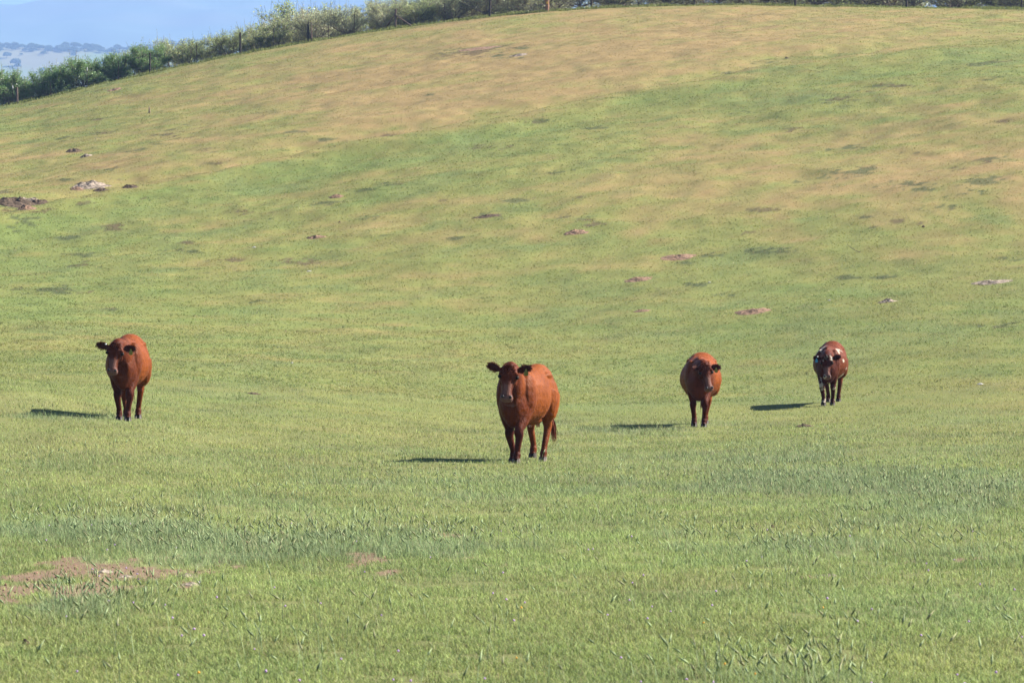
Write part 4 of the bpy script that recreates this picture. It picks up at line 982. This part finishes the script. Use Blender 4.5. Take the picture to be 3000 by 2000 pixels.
# ------------------------------------------------------------------ distant country
def far_strip(name, y0, y1, fn, colfn, nx=260, ny=60, xr=.42, mat=None):
    yy = np.linspace(y0, y1, ny); u = np.linspace(-1, 1, nx); Yg, U = np.meshgrid(yy, u, indexing='ij'); Xg = U * xr * Yg
    x, y = Xg.ravel(), Yg.ravel(); z = fn(x, y); idx = np.arange(nx * ny).reshape(ny, nx)
    F = np.stack([idx[:-1, :-1], idx[:-1, 1:], idx[1:, 1:], idx[1:, :-1]], -1).reshape(-1, 4)
    me = np_mesh(name, np.stack([x, y, z], 1), F, 4); me.polygons.foreach_set('use_smooth', np.ones(len(F), bool)); set_col(me, 'Col', colfn(x, y, z)); me.materials.append(mat)
    o = bpy.data.objects.new(name, me); C.objects.link(o); tag(o, kind='structure'); return o
M_FAR = attr_mat('far_country', .004, .85, 1.15, .95, .0, .01)
def hill_z(x, y):
    X = 1500 + FPX * x / y; Ytop = np.interp(X, [-3000, 0, 200, 300, 400, 520, 700, 5000], [150, 138, 136, 140, 143, 130, 118, 100]) + 6 * (fbm(X / 140., y * 0, 4, 3) - .5)
    top = CAMZ + (HOR - Ytop) / FPX * 5200
    t = np.clip((y - 3600) / 1600.0, 0, 1.25); prof = np.where(t < 1, t ** .9, 1 - (t - 1) * 1.5)
    return -12 + (top + 12) * (prof) + 6 * (fbm(x / 160, y / 160, 7, 3) - .5) * (t < .95)
def hill_c(x, y, z):
    n = fbm(x / 120, y / 300, 21, 3); c = np.repeat(np.array([[.14, .19, .075]]), len(x), 0); return mixc(c, np.repeat(np.array([[.17, .155, .10]]), len(x), 0), np.clip(sstep(.42, .62, n) * .9, 0, 1))
far_strip('distant_hills', 2500, 5650, lambda x, y: np.where(y < 3600, -12.0, hill_z(x, y)), hill_c, 260, 90, .42, M_FAR)
def mtn_z(x, y):
    t = np.clip((y - 5900) / 3200.0, 0, 1.2); s = np.where(t < 1, t, 1 - (t - 1))
    low = 120 * np.exp(-((y - 5000) / 700.0) ** 2)
    return np.minimum(-12 + 800 * s ** .85 * (.9 + .2 * fbm(x / 900, y / 900, 3, 4)) + 110 * (fbm(x / 420, y / 700, 9, 4) - .5) * s, 870)
def mtn_c(x, y, z):
    n = fbm(x / 420, y / 130, 33, 3); c = np.repeat(np.array([[.07, .10, .06]]), len(x), 0); return mixc(c, np.repeat(np.array([[.14, .11, .08]]), len(x), 0), sstep(.50, .75, n) * .3)
far_strip('mountains', 5750, 9650, mtn_z, mtn_c, 300, 120, .42, M_FAR)
# valley floor reaching the horizon
v = [(-30000, -30000, -14), (30000, -30000, -14), (30000, 30000, -14), (-30000, 30000, -14)]
o = mesh_obj('valley_floor', v, [(0, 1, 2, 3)], noise_mat('valley_grass', (.14, .18, .06), (.26, .22, .10), .004, .95)); tag(o, kind='structure')
# oaks on the distant hills
def oak_mesh(seed, dens=900):
    nr = np.random.default_rng(seed); n = dens; ph = nr.random(n) * 6.28; ct = nr.random(n) * 1.4 - .4; rad = (nr.random(n) ** .33); st = np.sqrt(np.clip(1 - ct ** 2, 0, 1))
    lump = 1 + .3 * np.sin(ph * 3 + seed) * st
    P = np.stack([np.cos(ph) * st * 6.2 * rad * lump, np.sin(ph) * st * 6.2 * rad * lump, 5.4 + ct * 4.2 * rad], 1)
    a = nr.normal(0, 1, (n, 3)); a /= np.linalg.norm(a, axis=1)[:, None]; b = np.cross(a, nr.normal(0, 1, (n, 3))); b /= np.linalg.norm(b, axis=1)[:, None]; s = nr.uniform(.5, 1.1, n)[:, None]
    V = np.stack([P - a * s, P + b * s, P + a * s, P - b * s], 1).reshape(-1, 3); me = np_mesh('oak_crown', V, np.arange(len(V)).reshape(-1, 4), 4)
    set_col(me, 'Col', np.repeat(np.array([[.045, .075, .03]]) * nr.uniform(.7, 1.3, n)[:, None], 4, 0)); me.materials.append(M_LEAF); return me
oaks = [oak_mesh(1), oak_mesh(2), oak_mesh(3)]
vt = []; ft = []; tube(vt, ft, [(0, 0, -1.5, .5, .5), (0, 0, 1.5, .4, .4), (.5, 0, 4.5, .25, .25)], 7, n=2); tube(vt, ft, [(0, 0, 2, .3, .3), (-1.6, .3, 4.6, .15, .15)], 6, n=2)
otr = bpy.data.meshes.new('oak_trunk'); otr.from_pydata([tuple(q) for q in vt], [], ft); otr.materials.append(M_BARK)
OK = [(20, 172, 1.2, 'at the left edge of the photo'), (48, 196, 1.5, 'low on the slope near the left edge'), (62, 166, .5, 'small, high on the pale slope'), (140, 158, 1.1, 'in the middle of the pale slope'), (128, 163, .8, 'just left of the middle of the pale slope'), (52, 203, .9, 'lowest on the pink slope'), (185, 155, .7, 'right of the middle of the pale slope'), (215, 170, .8, 'just above the nearer green trees')]
def far_pt(X, Y):
    for r in np.arange(3650, 5250, 8.0):
        x = (X - 1500) / FPX * r; z = float(hill_z(np.array([x]), np.array([r]))[0])
        if HOR - FPX * (z - CAMZ) / r <= Y: return x, r, z
    return x, r, z
for i, (X, Y, s, wh) in enumerate(OK):
    x, y, z = far_pt(X, Y); r_ = empty('distant_oak', (x, y, z), i * 1.3); s *= .72; r_.scale = (s, s, s)
    a = bpy.data.objects.new('trunk', otr); C.objects.link(a); a.parent = r_; b = bpy.data.objects.new('crown', oaks[i % 3]); C.objects.link(b); b.parent = r_
    tag(r_, 'hazy blue oak on the far hillside, ' + wh, 'tree', 'oaks on the far hillside')
def ridge_wood():
    nr = np.random.default_rng(31); VV = []; CC = []; oc = []
    for me in oaks:
        a = np.empty(len(me.vertices) * 3, np.float32); me.vertices.foreach_get('co', a); oc.append(a.reshape(-1, 3)[:1600])
    for i in range(900):
        X = nr.uniform(-500, 1500); r = nr.uniform(5150, 5260) if nr.random() < .93 else nr.uniform(4850, 5200); x = (X - 1500) / FPX * r; z = float(hill_z(np.array([x]), np.array([r]))[0])
        s = nr.uniform(.42, .85); VV.append(oc[i % 3] * s + np.array([x, r, z - 1])); CC.append(np.repeat(np.array([[.045, .075, .03]]) * nr.uniform(.8, 1.2), len(oc[i % 3]), 0))
    V = np.concatenate(VV); me = np_mesh('ridge_wood', V, np.arange(len(V)).reshape(-1, 4), 4); set_col(me, 'Col', np.concatenate(CC)); me.materials.append(M_LEAF)
    o = bpy.data.objects.new('ridge_wood', me); C.objects.link(o); tag(o, 'far off belt of trees along the hazy ridge', 'woodland', kind='stuff')
ridge_wood()

# ------------------------------------------------------------------ haze: the air between here and the mountains
hx, hy0, hy1, hz0, hz1 = 9000, -2500, 9700, -15.0, 890.0
v = [(a, b, c) for c in (hz0, hz1) for (a, b) in ((-hx, hy0), (hx, hy0), (hx, hy1), (-hx, hy1))]
o = mesh_obj('haze', v, [(0, 3, 2, 1), (4, 5, 6, 7), (0, 1, 5, 4), (1, 2, 6, 5), (2, 3, 7, 6), (3, 0, 4, 7)], None)
hm = bpy.data.materials.new('haze'); hm.use_nodes = True; t = hm.node_tree
for nd in list(t.nodes):
    if nd.type != 'OUTPUT_MATERIAL': t.nodes.remove(nd)
pv = t.nodes.new('ShaderNodeVolumePrincipled'); pv.inputs['Density'].default_value = HAZE_DENSITY; pv.inputs['Color'].default_value = (*HAZE_COLOR, 1); pv.inputs['Anisotropy'].default_value = .0
t.links.new(pv.outputs[0], t.nodes['Material Output'].inputs['Volume']); o.data.materials.append(hm)
tag(o, 'pale blue haze filling the air out to the mountains', 'haze', kind='stuff')
